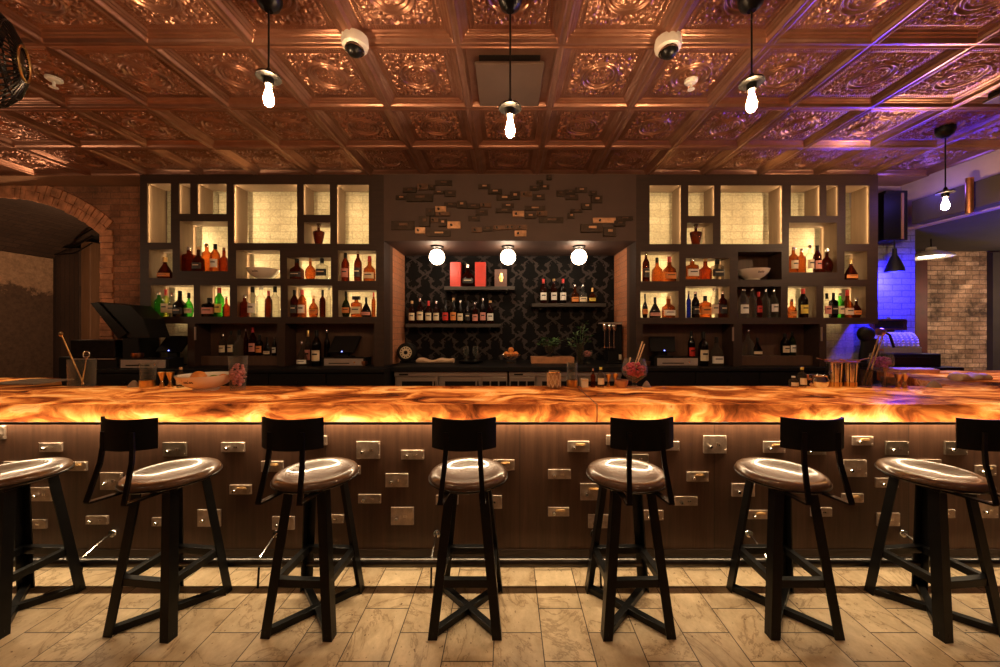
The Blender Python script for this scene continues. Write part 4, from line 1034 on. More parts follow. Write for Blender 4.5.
# wooden box with plant goblet
tag(MB().box(X(531, ND), ND-.08, NZ+.001, X(573, ND), ND+.12, NZ+.075).build('wooden_crate', 'board_wood', bevel=.004), 'flat reddish wooden box on the niche counter under the small plant', 'box')
def leaves(m, c, spread, n_, size, up=.6):
    for i in range(n_):
        a = random.uniform(0, 2*pi); e = random.uniform(-.1, 1)*up; rr = spread*random.uniform(.25, 1)
        p = np.array((c[0]+rr*cos(a), c[1]+rr*sin(a)*.8, c[2]+e*spread*1.2)); t_ = np.array((cos(a), sin(a), random.uniform(-.3, .7))); t_ /= np.linalg.norm(t_)
        s_ = np.cross(t_, (random.uniform(-.4, .4), random.uniform(-.4, .4), 1)); s_ /= np.linalg.norm(s_); q = size*random.uniform(.7, 1.2); nrm = np.cross(s_, t_)*q*.12
        m.add([tuple(p), tuple(p+t_*q*.5+s_*q*.28+nrm), tuple(p+t_*q), tuple(p+t_*q*.5-s_*q*.28+nrm)], [(0, 1, 2, 3)])
t = thing('goblet_plant', 'small leafy plant in a glass goblet on the niche wooden box', 'plant', (X(549.5, ND), ND, NZ+.076))
MB().lathe([(0, 0), (.035, 0), (.035, .005), (.008, .014), (.010, .03), (.045, .05), (.058, .10), (.05, .14), (.048, .14), (.055, .10), (.04, .055), (0, .04)], 20).build('goblet', 'smoke', t, local=True)
m = MB(); leaves(m, (0, 0, .13), .12, 130, .05); m.build('foliage', 'leaf', t, local=True)
m = MB()
for i in range(7): a = i*.9; m.tube([(0, 0, .05), (.02*cos(a), .02*sin(a), .1), (.07*cos(a), .06*sin(a), .17)], .003, 5)
m.build('stem', 'leaf', t, local=True)
t = thing('twig_vase', 'slim clear vase of tall green twigs on the niche counter', 'vase', (X(577, ND+.05), ND-.10, NZ))
MB().lathe([(0, 0), (.042, 0), (.045, .01), (.035, .10), (.05, .24), (.047, .24), (.032, .10), (.04, .012), (0, .012)], 20).build('vase', 'smoke', t, local=True)
m = MB(); l_ = MB()
for i, (dx, hh, tw) in enumerate(((-.13, .26, .05), (.02, .40, .03), (.07, .46, .05), (-.05, .33, -.04), (.10, .30, 0))):
    pts = [(0, 0, .03), (dx*.3, 0, .2), (dx*.7, tw*.5, hh*.8), (dx, tw, hh)]; m.tube(pts, .004, 5)
    for p in pts[2:]: leaves(l_, p, .04, 12, .045)
m.build('twig', 'leaf', t, local=True); l_.build('foliage', 'leaf', t, local=True)
def petals(name, label, c, R, Rz, n_, mats, r=.012, hollow=False, local_r=None):
    m = MB()
    for i in range(n_):
        a = random.uniform(0, 2*pi); ph = math.acos(random.uniform(-1, 1)); rr = random.uniform(.5, 1)**.5
        p = (c[0]+R*rr*sin(ph)*cos(a), c[1]+R*rr*sin(ph)*sin(a), c[2]+Rz*rr*cos(ph)); q = r*random.uniform(.7, 1.25)
        m.ball(p, q, 7, 4, 1, random.uniform(.5, 1), random.uniform(.5, 1))
    o = m.build(name, mats, angle=80); return tag(o, label, 'petals', None, 'stuff')
sb = lathe_thing('petal_goblet', 'small round glass goblet on the niche counter beside the twig vase', 'glass', (X(586.5, ND), ND-.05, NZ+.001),
    [(0, 0), (.03, 0), (.03, .005), (.006, .012), (.006, .05), (.035, .06), (.062, .095), (.066, .12), (.055, .155), (.053, .155), (.062, .12), (.05, .08), (0, .062)], 'clear', None, 22)
petals('pink_petals', 'pink petals heaped in the small niche goblet', (X(586.5, ND), ND-.05, NZ+.115), .046, .034, 70, 'petal_pink', .013)
# tap tower
t = thing('tap_tower', 'black three tap dispenser at the right end of the niche counter', 'dispenser', (X(612, ND), ND, NZ))
x0, x1 = X(606, ND), X(621, ND)
MB().box(x0+.03, ND+.02, NZ+.001, x1+.02, ND+.18, NZ+.46).build('cabinet', 'black_paint', t, bevel=.006)
MB().box(x0-.02, ND-.10, NZ+.001, x1-.02, ND+.02, NZ+.015).build('drip_tray', 'dark_metal', t, bevel=.002)
for i in range(3):
    x = X(603.5+4.6*i, ND); 
    tp = MB().lathe([(0, 0), (.020, .0), (.026, .03), (.026, .07), (.02, .085), (0, .085)], 14, (x, ND-.05, NZ+.385)).build('canister', 'chrome', t)
    MB().tube([(x, ND-.05, NZ+.385), (x, ND-.05, NZ+.18)], .007, 8).build('spout', 'chrome', tp)
MB().box(X(600.5, ND), ND-.08, NZ+.468, X(620, ND), ND+.10, NZ+.482).build('top_plate', 'stainless', t)
MB().box(x1-.02, ND+.012, NZ+.04, x1+.01, ND+.0195, NZ+.10).build('rating_label', 'cream', t)
MB().tube([(X(602, ND), ND-.05, NZ+.19), (X(614, ND), ND-.05, NZ+.19)], .006, 8).build('cross_pipe', 'chrome', t)

# ------------------------------------------------------------------ things on the bar top
BT = ST; E = SBK-.06            # depth of the row standing along the back edge
def px_h(py0, py1, d): return (py1-py0)*d/F
def zero(px, d=E): return (X(px, d), d, BT+.001)
def tumbler(name, label, px, d, wpx, hpx, mat='clear', group=None, taper=.9, cat='glass', ring=False):
    R = wpx/2*d/F; h = hpx*d/F
    t = lathe_thing(name, label, cat, zero(px, d), [(0, 0), (R*taper*.95, 0), (R*taper, .006), (R, h), (R-.003, h), (R*taper-.004, .014), (0, .014)], mat, group, 24)
    return t, R, h
t, R, h = tumbler('mixing_glass', 'clear mixing glass holding bar spoon and strainer, by the left slab', 82, E, 20, 28, 'clear', None, .97)
def rodtop(name, label, a, b, r, mat, head=None, cat='bar tool', group=None):
    t = thing(name, label, cat, a, group)
    MB().tube([a, b], r, 8).build('shaft', mat, t)
    if head: head(MB(), b).build('head', mat, t)
    return t
a0 = zero(82); 
rodtop('bar_spoon', 'long metal bar spoon leaning out of the left mixing glass', (a0[0], E+.01, BT+.02), P(61, 334, E), .0045, 'brass', lambda m, b: m.ball(b, .016, 12, 8, 1, .5, 1.2))
def strainer_head(m, b):
    m.tube([(b[0]+.024*cos(2*pi*i/20), b[1], b[2]+.024+.024*sin(2*pi*i/20)) for i in range(21)], .004, 6)
    for i in range(3): m.tube([(b[0]-.022, b[1], b[2]+.012+.012*i), (b[0]+.022, b[1], b[2]+.012+.012*i)], .0018, 5)
    return m
rodtop('julep_strainer', 'round headed metal strainer standing in the left mixing glass', (X(83.5, E), E-.01, BT+.02), P(86.5, 358, E-.01), .004, 'chrome', strainer_head)
tag(MB().box(X(26, 2.95), 2.72, BT+.001, X(70, 2.95), 2.98, BT+.012).build('service_mat', 'grey_cloth', bevel=.003), 'grey flat mat lying on the left return of the bar', 'mat')
def napkin(label, px, wpx, hpx, d=E, mat='grey_cloth'):
    R = wpx/2*d/F; h = hpx*d/F; x = X(px, d); m = MB()
    m.lathe([(0, h), (R*.25, h*.92), (R*.6, h*.62), (R*.9, h*.2), (R, 0)], 16, (x, d, BT+.001), 1, .5)
    return tag(m.build('folded_napkin', mat, angle=70), label, 'napkin', 'folded napkins on the bar')
napkin('small domed napkin on the bar beside the left shaker glass', 134, 13, 7)
napkin('small pointed napkin beside the round rose bowl', 646.5, 9, 6.5)
napkin('grey pointed napkin on the bar in front of the tan roll', 934, 15, 7)
t, R, h = tumbler('shaker_glass', 'tall clear glass with painted amber reflection left of the two jiggers', 148, E, 13, 24)
MB().lathe([(R*.88, .001), (R*.99, .001), (R*1.01, h*.30), (R*.9, h*.30)], 24).build('amber_reflection', 'brass', t, local=True)  # amber reflection in the glass base, put on as a brass-coloured band
def jigger(label, px, d=E, h_px=15, w_px=7.4):
    R = w_px/2*d/F; h = h_px*d/F; t = thing('jigger', label, 'jigger', zero(px, d), 'metal jiggers on the bar')
    MB().lathe([(0, .004), (R*.62, 0), (R*.66, .003), (R*.3, h*.36), (R*.28, h*.42), (R, h), (R*.95, h), (R*.25, h*.45), (0, h*.45)], 20).build('cup', 'brass', t, local=True)
    MB().lathe([(R*.30, h*.36), (R*.36, h*.39), (R*.30, h*.42)], 16).build('waist_band', 'chrome', t, local=True)
jigger('brass jigger standing next to the tall shaker glass', 162); jigger('brass jigger standing next to the small corked bottle', 170.3)
def small_bottle(label, px, d, wpx, hpx, gl, cap, lab=None):
    bottle(X(px, d), d, BT+.001, hpx*d/F, wpx*d/F, 'whisky', gl, cap, lab, label, 'small bitters bottles on the bar')
small_bottle('little bitters bottle with cork cap left of the citrus bowl', 180.8, E, 7, 20, 'smoke', 'cork', 'cream')
# citrus bowl
bd = SBK-.17; zb_ = BT
bowl('citrus_bowl', 'large cream bowl of citrus standing on the bar', 206.5, bd, zb_, 49, 15.5)
cxb = X(206.5, bd); hh = 15.5*bd/F
fruit('orange_fruit', 'whole orange showing above the rim of the citrus bowl', 'orange', (cxb-.055, bd+.0, BT+hh*.78), .047, 'orange_peel')
fruit('lime_fruit', 'green lime beside the orange in the citrus bowl', 'lime', (cxb+.05, bd-.0, BT+hh*.72), .032, 'lime_peel', .85)
fruit('orange_fruit', 'second orange low at the right of the citrus bowl', 'orange', (cxb+.10, bd+.02, BT+hh*.70), .034, 'orange_peel')
t, R, h = tumbler('flared_glass', 'flared glass of pink petals beside the citrus bowl', 238, bd, 17, 33.5, 'clear', None, .78)
petals('pink_petals', 'pink petals filling the flared glass beside the citrus bowl', (X(238, bd), bd, BT+h*.46), R*.70, h*.36, 90, 'petal_pink', .013)
# middle group
t = thing('wicker_jar', 'woven wicker candle jar in the middle of the bar', 'jar', zero(554, E))
R = 6.6*E/F; h = 16*E/F
MB().lathe([(0, 0), (R*.82, 0), (R*.9, .004), (R, h*.3), (R*.86, h*.75), (R*.9, h), (R*.8, h), (R*.76, h*.75), (0, .01)], 20).build('jar', 'cork', t, local=True)
m = MB()
for s in (1, -1):
    for i in range(10):
        a = 2*pi*i/10; m.tube([(R*1.0*cos(a+s*.9*q/6), R*1.0*sin(a+s*.9*q/6), .004+h*.86*q/6) for q in range(7)], .0032, 5)
m.build('wicker_weave', 'straw_wood', t, local=True)
MB().lathe([(R*.85, h*.90), (R*1.1, h*.92), (R*1.12, h), (R*.85, h*1.02)], 20).build('rim', 'chrome', t, local=True)
t, R, h = tumbler('shaker_glass', 'tall clear glass with painted amber reflection beside the wicker jar', 572, E, 11, 24.5)
MB().lathe([(R*.88, .001), (R*.99, .001), (R*1.01, h*.30), (R*.9, h*.30)], 24).build('amber_reflection', 'brass', t, local=True)  # brass-coloured band painting the amber reflection at the bottom of the glass
t = thing('pick_box', 'small cream box right of the tall glass on the bar', 'box', zero(584.5, E))
MB().box(-.024, -.02, 0, .024, .02, .058).build('carton', 'cream', t, local=True, bevel=.002); MB().box(-.0245, -.0205, .045, .0245, .0205, .059).build('lid', 'straw_wood', t, local=True)
small_bottle('slim amber dropper bottle beside the cream box', 593, E, 4.6, 18.5, 'amber', 'candle')
small_bottle('bitters bottle with yellow cap between dropper and jiggers', 600.6, E, 7, 20, 'smoke', 'yellow_paper', 'cream')
jigger('brass jigger right of the yellow capped bottle', 608.4, E, 13, 6); jigger('brass jigger nearest the small woven dish', 615.4, E, 13.5, 6)
t = lathe_thing('woven_dish', 'small dark woven dish behind the round rose bowl', 'dish', zero(621.5, E-.02), [(0, 0), (.03, 0), (.045, .03), (.048, .055), (.043, .055), (.04, .03), (0, .01)], 'board_wood', None, 20)
def rose_bowl(label, px, d, wpx, hpx, mat, petal_label, straws, slabel, pl=90):
    R = wpx/2*d/F; h = hpx*d/F
    z0 = BT+.001 if straws != 2 else BT+.001
    t = lathe_thing('footed_snifter', label, 'glass', (X(px, d), d, z0),
        [(0, 0), (R*.62, 0), (R*.60, .006), (R*.18, h*.10), (R*.16, h*.2), (R*.45, h*.28), (R*.9, h*.45), (R, h*.62), (R*.92, h*.82), (R*.76, h), (R*.74, h), (R*.9, h*.82), (R*.96, h*.62), (R*.86, h*.46), (0, h*.30)], 'clear', 'footed snifters', 28)
    petals('rose_petals', petal_label, (X(px, d), d, z0+h*.64), R*.78, h*.23, pl, mat, .014)
    return R, h, z0
R, h, z0 = rose_bowl('round footed glass of red petals right of the jiggers', 634.5, SBK-.12, 25, 30, 'petal', 'red petals filling the round footed glass', 1, '')
dq = SBK-.12
for px0, px1, py, w in ((634, 642.5, 341.5, 'leaning right'), (636, 644.5, 344, 'leaning further right')):
    a = (X(px0, dq), dq, z0+h*.7); b = P(px1, py, dq)
    tag(MB().tube([a, b], .0045, 8).build('wooden_straw', 'straw_wood'), f'pale wooden straw {w} in the red petal glass', 'straw', 'straws in the red petal glass')
tag(MB().tube([(X(628, dq), dq, z0+h*.7), P(630.5, 357.5, dq)], .004, 8).build('wooden_straw', 'straw_wood'), 'short pale straw standing upright in the red petal glass', 'straw', 'straws in the red petal glass')
# right group
small_bottle('cream labelled little bottle left of the steel kettle', 793.5, E, 8, 11, 'smoke', 'white', 'cream')
small_bottle('bitters bottle with yellow cap left of the steel kettle', 802, E, 7.5, 20, 'smoke', 'yellow_paper', 'cream')
t = lathe_thing('steel_pot', 'shiny round steel pot between bottles and strainers', 'pot', zero(818.5, E), [(0, 0), (.04, 0), (.058, .02), (.062, .05), (.05, .078), (.052, .088), (.047, .086), (.045, .078), (0, .07)], 'chrome', None, 28)
MB().tube([(-.055, 0, .06), (-.075, 0, .055), (-.08, 0, .09)], .007, 8).build('spout', 'copper', t, local=True)
for i, (px, lb) in enumerate(((834.5, 'steel shaker tin right of the shiny pot'), (849.5, 'steel shaker tin next to the wooden muddlers'))):
    t, R, h = tumbler('shaker_tin', lb, px, E, 13.2, 25, 'tin', 'steel shaker tins', .8, 'shaker')
    m = MB()
    for k in range(8): a = 2*pi*k/8; m.tube([(R*.84*cos(a), R*.84*sin(a), .01), (R*1.0*cos(a), R*1.0*sin(a), h*.95)], .003, 6)
    m.build('fluting', 'dark_metal', t, local=True)
    MB().lathe([(R*.80, .0015), (R*.86, .002), (R*.90, h*.22), (R*.84, h*.22)], 22).build('foot_band', 'brass', t, local=True)
    hs = thing('hawthorne_strainer', ('copper spring strainer resting on the left shaker tin', 'copper spring strainer resting on the right shaker tin')[i], 'strainer', (X(px, E), E, BT+.003+h), 'strainers on the shaker tins')
    m = MB(); m.lathe([(0, .002), (R*1.15, .0), (R*1.2, .003), (0, .006)], 22); m.build('disc', 'copper', hs, local=True)
    m = MB(); n_ = 90; m.tube([((R*1.12+.006*cos(k*2.2))*cos(2*pi*k/n_), (R*1.12+.006*cos(k*2.2))*sin(2*pi*k/n_), .012+.006*sin(k*2.2)) for k in range(n_+1)], .0016, 5); m.build('spring', 'copper', hs, local=True)
    sgn = (-1, 1)[i]
    MB().bar((sgn*R, 0, .006), (sgn*(R+.085), -.01, .028), .016, .004).build('handle', 'copper', hs, local=True)
t, R, h = tumbler('tool_glass', 'clear glass holding two long muddling sticks', 864, E, 13, 18, 'smoke')
for px0, px1, py, lb in ((862.5, 879, 336, 'left of two long wooden sticks leaning in a bar glass'), (866.5, 883, 335, 'right of two long wooden sticks leaning in a bar glass')):
    rodtop('muddling_stick', lb, (X(px0, E), E, BT+.02), P(px1, py, E), .0045, 'brass', lambda m, b: m.ball(b, .008, 10, 6), 'stick', 'sticks in the bar glass')
dq = SBK-.02
t = thing('petal_snifter', 'tall footed snifter of violet petals in the blue light', 'glass', (X(881, dq), dq, BT+.001), 'footed snifters')
R = .072; h = .245
MB().lathe([(0, 0), (R*.6, 0), (R*.6, .006), (R*.12, .02), (R*.11, h*.40), (R*.45, h*.46), (R*.92, h*.6), (R, h*.75), (R*.85, h), (R*.83, h), (R*.96, h*.75), (R*.86, h*.6), (0, h*.48)], 26).build('bowl', 'clear', t, local=True)
petals('violet_petals', 'violet petals in the tall footed snifter', (X(881, dq), dq, BT+h*.74), R*.76, R*.5, 60, 'petal_violet', .014)
jigger('brass jigger at the right end of the bar tools', 898, E, 13.5, 7); jigger('rightmost brass jigger beside the grey napkin', 904.5, E, 13.5, 7)
t, R, h = tumbler('low_glass', 'small dark rocks glass left of the right end jiggers', 888.5, E, 11, 10, 'smoke')
napkin_ = rodtop('paddle', 'small wooden paddle standing behind the rocks glass', (X(884.5, E+.03), E+.03, BT+.001), P(885.5, 369, E+.03), .006, 'board_wood', lambda m, b: m.ball(b, .022, 12, 8, .8, .3, 1.1))
t = thing('serving_board', 'long tan wooden board lying on the right return of the bar', 'board', (X(914, 3.45), 3.45, BT+.001))
MB().box(X(895, 3.45), 3.40, BT+.001, X(934, 3.45), 3.56, BT+.042).build('plank', 'board_wood', t, bevel=.006)
MB().lathe([(0, 0), (.03, 0), (.03, .043), (0, .043)], 16, (X(934, 3.45), 3.48, BT+.0005)).build('rounded_end', 'board_wood', t)
cloth_roll('towel_roll', 'tan rolled towel lying on the right return of the bar', 955, 984, 2.95, BT, 9.5, 'cloth', .12)

# ------------------------------------------------------------------ blue corner
t = thing('side_cabinet', 'low black cabinet under the blue lit register at right', 'cabinet', (X(915, 4.0), 4.0, 0))
xa, xb = X(881, 3.95), X(962, 3.95)
MB().box(xa, 3.95, 0, xb-.05, WB-.002, 1.03).build('body', 'black_paint', t); MB().box(xa, 3.93, 1.031, xb, WB-.002, 1.07).build('top', 'black_paint', t, bevel=.003)
t = thing('cash_register', 'old domed cash register glowing in blue light at right', 'cash register', (X(900, 4.0), 4.0, 1.071))
rx0, rx1 = X(876, 4.0), X(922, 4.0)
MB().box(X(884, 4.0), 3.97, 1.072, X(938, 4.0), 4.19, Z(354, 3.97)).build('drawer_base', 'black_paint', t, bevel=.006)
MB().box(X(886, 3.97), 3.955, 1.10, X(930, 3.97), 3.969, Z(357, 3.97)).build('drawer_front', 'dark_metal', t)
zb2 = Z(353.5, 3.97)
MB().box(rx0, 4.0, zb2, rx1, 4.18, zb2+.07).build('body', 'register_grey', t, bevel=.006)
m = MB(); n_ = 14; zc = zb2+.071; yc = 4.10; rr = .10; hz = .15
vs = []
for i in range(n_+1):
    a = pi*i/n_
    for x in (rx0+.01, rx1-.01): vs.append((x-(0 if x < (rx0+rx1)/2 else .02*(1-sin(a))), yc-rr*cos(a), zc+hz*sin(a)))
m.add(vs, [(2*i, 2*i+1, 2*i+3, 2*i+2) for i in range(n_)]+[tuple(2*i for i in range(n_+1)), tuple(2*i+1 for i in range(n_+1))[::-1]])
m.build('domed_cover', 'register_grey', t)
for k in range(9):
    x = rx0+.035+(rx1-rx0-.08)*k/8; m = MB()
    for i in range(11):
        a = pi*(i+.5)/12*.8; m.ball((x+.028*i/11, yc-(rr+.004)*cos(a), zc+(hz+.004)*sin(a)), .010, 8, 5)
    m.build('key_column', 'white', t)
q0, q1, qa, qb = X(874, 4.1), X(908, 4.1), Z(330, 4.1), Z(319, 4.1)
m = MB(); m.box(q0, 4.11, qa, q1, 4.15, qa+.018); m.box(q0, 4.11, qb-.018, q1, 4.15, qb); m.box(q0, 4.11, qa+.018, q0+.02, 4.15, qb-.018); m.box(q1-.02, 4.11, qa+.018, q1, 4.15, qb-.018)
m.build('marquee_frame', 'copper', t); MB().box(q0+.02, 4.125, qa+.018, q1-.02, 4.14, qb-.018).build('marquee_glass', 'black_paint', t)
MB().lathe([(0, 0), (.02, 0), (.02, .02), (0, .02)], 12, ((q0+q1)/2, 4.13, qb)).build('finial', 'tin', t)
MB().box((q0+q1)/2-.06, 4.12, zc+hz-.06, (q0+q1)/2+.06, 4.145, qa+.001).build('marquee_post', 'tin', t)
MB().box(rx0-.02, 3.985, zb2+.03, rx0+.07, 3.999, zb2+.05).build('side_bar', 'brass', t)
# black juicer-like machine
t = thing('countertop_press', 'black machine with rounded head left of the blue register', 'machine', (X(868, 3.86), 3.86, CTR))
MB().box(X(856, 3.86), 3.80, CTR+.001, X(883, 3.86), 3.912, CTR+.05).build('base', 'black_paint', t, bevel=.01)
MB().lathe([(0, 0), (.10, 0), (.11, .05), (.085, .20), (.09, .25), (0, .26)], 24, (X(869, 3.86), 3.857, CTR+.0505), 1, .48).build('body', 'black_paint', t)
MB().ball((X(865, 3.86), 3.85, Z(334, 3.86)), .085, 20, 12, 1, .68, 1).build('head', 'black_paint', t)
MB().lathe([(0, 0), (.04, 0), (.045, .03), (.03, .05), (0, .05)], 16, (X(872, 3.9), 3.83, Z(332, 3.9)), axis='x').build('nozzle', 'copper', t)
MB().tube([(X(876, 3.9), 3.83, Z(331, 3.9)), (X(882, 3.9), 3.82, Z(335, 3.9)), (X(886, 3.9), 3.82, Z(347, 3.9))], .012, 8).build('lever', 'black_paint', t)
# lamps at right
def clamp_lamp(name, label, c, R, h, glow, shade, tilt=0):
    t = thing(name, label, 'lamp', c)
    MB().lathe([(R, 0), (R*.95, h*.15), (R*.45, h*.6), (R*.25, h*.72), (R*.22, h), (0, h), (0, h*.94), (R*.2, h*.94), (R*.23, h*.7), (R*.43, h*.58), (R*.92, h*.13), (R*.98, 0)], 28).build('shade', shade, t, local=True)
    MB().lathe([(0, h*.04), (R*.55, h*.06), (R*.5, h*.3), (0, h*.35)], 20).build('bulb', glow, t, local=True)
    MB().tube([(0, 0, h), (0, 0, h+.18)], .008, 8).build('stem', 'black_paint', t, local=True)
    t.rotation_euler = (radians(tilt), 0, 0); return t
c = P(894.5, 272, 4.02)
clamp_lamp('spot_lamp', 'black shaded lamp throwing blue light on the corner wall', c, .085, .26, 'blue_glow', 'black_paint')
point('blue_lamp', (c[0]+.0, c[1]+.0, c[2]-.05), 190, (.02, .015, 1), .05)
point('blue_point_top', (4.35, 3.75, 2.90), 3, (.14, .10, 1), .05)  # weak blue point light up by the bulkhead, without a fitting
c = P(931, 257.5, 4.7)
lw_ = clamp_lamp('warehouse_lamp', 'wide white shaded lamp hanging before the far brick wall', c, .21, .13, 'white_glow', 'porcelain')
area('white_lamp', (c[0], c[1], c[2]-.03), .3, .3, (0, 0, 0), 11, (1, .80, .55))
# speaker box, dark band, pipe
t = thing('speaker_box', 'black speaker cabinet hung above the blue lit wall', 'speaker', (X(891, 4.05), 4.05, Z(241, 4.05)))
MB().box(X(881, 4.05), 4.0, Z(241, 4.05), X(903, 4.05), 4.2, Z(192, 4.05)).build('cabinet', 'black_paint', t, bevel=.006)
MB().box(X(883, 4.0), 3.99, Z(239, 4.0), X(899, 4.0), 3.9995, Z(194, 4.0)).build('grille', 'black_leather', t)
MB().box(X(901, 4.0), 3.992, Z(239, 4.0), X(903.3, 4.0), 4.0005, Z(193, 4.0)).build('edge_trim', 'plaster_brown', t)
tag(MB().box(4.46, -2.0, 2.64, 4.598, 3.98, 2.90).build('dark_band', 'plaster_dark', bevel=.01), 'dark band running along the foot of the lilac bulkhead', 'duct')  # dark box standing in for the darker lower part of the bulkhead
tag(MB().tube([P(969.5, 178, 3.44), P(969.5, 213, 3.44)], .028, 14).build('drain_pipe', 'copper'), 'short upright copper pipe against the lilac bulkhead', 'pipe')

# ------------------------------------------------------------------ pendants and ceiling fittings
def pendant(label, x, y, zb, big=1):
    t = thing('pendant_lamp', label, 'pendant lamp', (x, y, CH), 'bare bulb pendants')
    MB().lathe([(0, -.055), (.02, -.055), (.03, -.045), (.05, -.03), (.06, -.005), (.062, .0), (.062, .035), (0, .035)], 24, (x, y, CH-.012)).build('canopy', 'black_steel', t)
    MB().tube([(x, y, CH-.06), (x, y, zb+.13)], .0045, 8).build('cord', 'black_paint', t)
    sk = MB().lathe([(0, .155), (.010, .155), (.016, .135), (.055, .118), (.058, .108), (.024, .104), (.022, .072), (.0, .07)], 24, (x, y, zb+.0)).build('socket', 'dark_metal', t)
    MB().lathe([(0, .072), (.010, .072), (.011, .055), (.019, .025), (.024, .002), (.022, -.018), (.013, -.032), (0, -.036)], 20, (x, y, zb)).build('bulb', 'bulb_glow', t)
TX = lambda k: .016+.61*k
pendant('bare bulb pendant near the fan, above the left bookcase', TX(-2), 1.824, 2.655)
pendant('bare bulb pendant in front of the square ceiling vent', TX(0), 1.824, 2.50)
pendant('bare bulb pendant above the right bookcase', TX(2), 1.824, 2.628)
pendant('far bare bulb pendant hanging before the lilac bulkhead', TX(6)+.02, 3.044, 2.53)
# ceiling vent plate
t = thing('ceiling_vent', 'square brown plate hung below an open ceiling panel', 'vent', (TX(0), 2.434, CH-.03))
MB().box(TX(0)-.215, 2.434-.215, CH-.045, TX(0)+.215, 2.434+.215, CH-.025).build('plate', 'vent_paint', t, bevel=.006)
MB().box(TX(0)-.19, 2.434-.19, CH-.0245, TX(0)+.19, 2.434+.19, CH+.028).build('throat', 'black_paint', t)
t = thing('return_vent', 'dark flat plate set in the copper ceiling near the right edge', 'vent', (TX(6), 2.434, CH))
MB().box(TX(6)-.20, 2.434-.21, CH-.03, TX(6)+.22, 2.434+.21, CH-.012).build('plate', 'vent_paint', t, bevel=.006)
MB().box(TX(6)-.18, 2.434-.19, CH-.0115, TX(6)+.20, 2.434+.19, CH+.03).build('throat', 'black_paint', t)
def dome(label, px, py):
    d = 1.669*F/(CY-py+8); x = X(px, d)
    t = thing('dome_camera', label, 'camera', (x, d, CH), 'white dome cameras')
    b_ = MB().lathe([(0, .02), (.072, .02), (.075, -.015), (.070, -.034), (.052, -.047), (0, -.047)], 30, (x, d, CH-.014)).build('housing', 'white', t)
    MB().ball((x, d-.012, CH-.064), .047, 20, 12).build('eye', 'black_steel', t)
    MB().lathe([(.047, -.047), (.054, -.049), (.054, -.057), (.047, -.059)], 24, (x, d-.005, CH-.014)).build('bezel', 'chrome', t)
dome('white dome camera left of the ceiling vent', 355, 47); dome('white dome camera right of the ceiling vent', 668, 49)
def sprinkler(label, px, py):
    d = 1.669*F/(CY-py); x = X(px, d)
    t = thing('sprinkler_head', label, 'sprinkler', (x, d, CH), 'ceiling sprinklers')
    MB().lathe([(0, -.012), (.03, -.010), (.042, .0), (.042, .012), (0, .012)], 22, (x, d, CH)).build('escutcheon', 'white', t)
    MB().tube([(x, d, CH-.01), (x, d, CH-.05)], .008, 8).build('stem', 'white', t); MB().lathe([(0, -.054), (.022, -.052), (.022, -.048), (0, -.048)], 16, (x, d, CH)).build('deflector', 'white', t)
sprinkler('white sprinkler head on the ceiling beside the fan', 54, 80); sprinkler('white sprinkler head on the ceiling right of the vent', 691, 82)
# wall fan hung at the upper left
t = thing('caged_fan', 'black caged fan hung at the upper left near the ceiling', 'fan', (-2.35, 1.62, 2.93))
FD = 1.62; fx, fz = X(-15, FD), Z(53, FD); R = .225
def fan_xf(m):
    rot = mathutils.Matrix.Rotation(radians(40), 4, 'Z')@mathutils.Matrix.Rotation(radians(0), 4, 'Y')
    m.v = [tuple(rot@mathutils.Vector(v)+mathutils.Vector((fx, FD, fz))) for v in m.v]; return m
m = MB()
for k in range(40):
    a = 2*pi*k/40; ca, sa = cos(a), sin(a)
    m.tube([(x, r*ca, r*sa) for x, r in ((.105, .065), (.10, .10), (.075, .16), (.03, .21), (0, R), (-.04, .215), (-.10, .14), (-.12, .06))], .0036, 5)
for x, r in ((0, R), (.03, .21), (.075, .16), (-.04, .215)): m.tube([(x, r*cos(2*pi*i/48), r*sin(2*pi*i/48)) for i in range(49)], .004, 6)
fan_xf(m).build('cage', 'dark_metal', t)
m = MB(); m.tube([(.108, .075*cos(2*pi*i/36), .075*sin(2*pi*i/36)) for i in range(37)], .006, 8); fan_xf(m).build('front_ring', 'brass', t)
m = MB(); m.lathe([(0, .10), (.055, .10), (.07, .095), (.07, .09), (0, .088)], 28, axis='x'); fan_xf(m).build('badge', 'dark_metal', t)
for k in range(4):
    a0_ = 2*pi*k/4; m = MB(); vs = []
    for i in range(6):
        r = .05+.14*i/5; 
        for s in (-1, 1): aa = a0_+s*(.28+.18*i/5); vs.append((.01-s*.03, r*cos(aa), r*sin(aa)))
    m.add(vs, [(2*i, 2*i+1, 2*i+3, 2*i+2) for i in range(5)]); o = fan_xf(m).build('blade', 'black_steel', t)
    sd = o.modifiers.new('thick', 'SOLIDIFY'); sd.thickness = .003
m = MB(); m.lathe([(0, -.22), (.06, -.21), (.075, -.15), (.07, -.10), (.05, -.06), (.045, .03), (0, .035)], 22, axis='x'); fan_xf(m).build('motor', 'black_steel', t)
m = MB(); m.tube([(-.17, 0, .05), (-.18, 0, CH-fz)], .016, 10); m.lathe([(0, 0), (.06, 0), (.05, -.03), (0, -.03)], 18, (-.18, 0, CH-fz)); fan_xf(m).build('ceiling_bracket', 'black_steel', t)
t.location = (fx-.18, FD, CH)
for ch in t.children: ch.location = (-2.35-(fx-.18), 0, 2.93-CH)
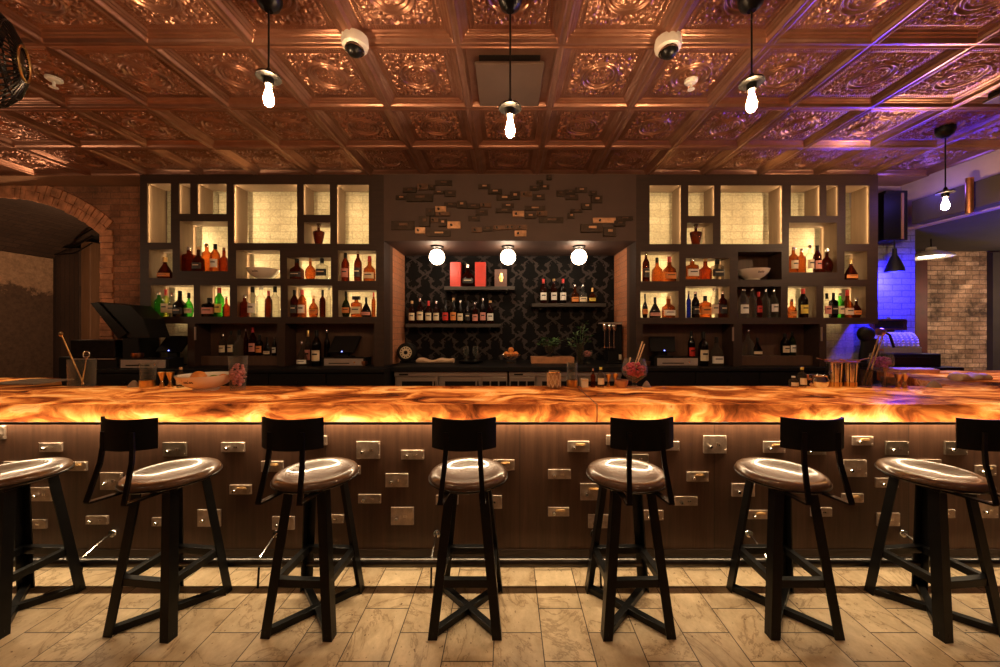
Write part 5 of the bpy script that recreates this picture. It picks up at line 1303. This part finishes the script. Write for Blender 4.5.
# niche globes
for k, (px, lb) in enumerate(((437, 'glowing glass globe above the niche clock side'), (508, 'middle glowing glass globe of the niche ceiling'), (579, 'glowing glass globe above the right niche shelf'))):
    y = 4.17; x = X(px, y); zc = Z(257, y)
    t = thing('globe_lamp', lb, 'globe lamp', (x, y, NCZ), 'globe lamps in the niche')
    MB().lathe([(0, 0), (.075, 0), (.07, -.018), (.025, -.024), (.022, -.045), (0, -.045)], 24, (x, y, NCZ-.0005)).build('canopy', 'dark_metal', t)
    MB().ball((x, y, zc), .088, 24, 16).build('glass_globe', 'opal_glow', t, angle=80)
    MB().tube([(x, y, NCZ-.04), (x, y, zc+.075)], .016, 10).build('socket', 'dark_metal', t)

# ------------------------------------------------------------------ room light
WARM = (1, .68, .40)
for x, y, p in ((-3.0, .1, 9), (-1.2, -.4, 9), (1.2, -.4, 9), (3.0, .1, 9)):
    point('room_fill', (x, y, 2.62), p, WARM, .12)  # added fill points behind the viewpoint, no pendants modelled there
point('room_fill', (-5.3, 2.4, 2.2), 22, WARM, .08)  # added unseen fill to brighten the brick around the arch
point('vault_fill', (-5.05, 4.75, 2.1), 48, (1, .62, .34), .08)  # unseen light added behind the jamb to brighten the vault wall
point('far_wall_fill', (7.2, 4.4, 1.9), 45, (1, .72, .46), .08)  # unseen light added to brighten the far brick
w = bpy.data.worlds.new('room_ambient'); sc.world = w; w.use_nodes = True
w.node_tree.nodes['Background'].inputs[0].default_value = (1, .75, .55, 1); w.node_tree.nodes['Background'].inputs[1].default_value = .03

# ------------------------------------------------------------------ camera
cam = bpy.data.cameras.new('camera'); co = bpy.data.objects.new('camera', cam); COL.objects.link(co); sc.camera = co
co.location = (0, 0, H); co.rotation_euler = (pi/2, 0, 0)
cam.sensor_fit = 'HORIZONTAL'; cam.sensor_width = 36; cam.lens = 36*F/1000
cam.shift_x = (500-CX)/1000; cam.shift_y = (CY-333.5)/1000; cam.clip_start = .05
sc.view_settings.view_transform = 'Standard'; sc.view_settings.look = 'None'; sc.view_settings.exposure = 0; sc.view_settings.gamma = 1
sc.view_settings.use_curve_mapping = False
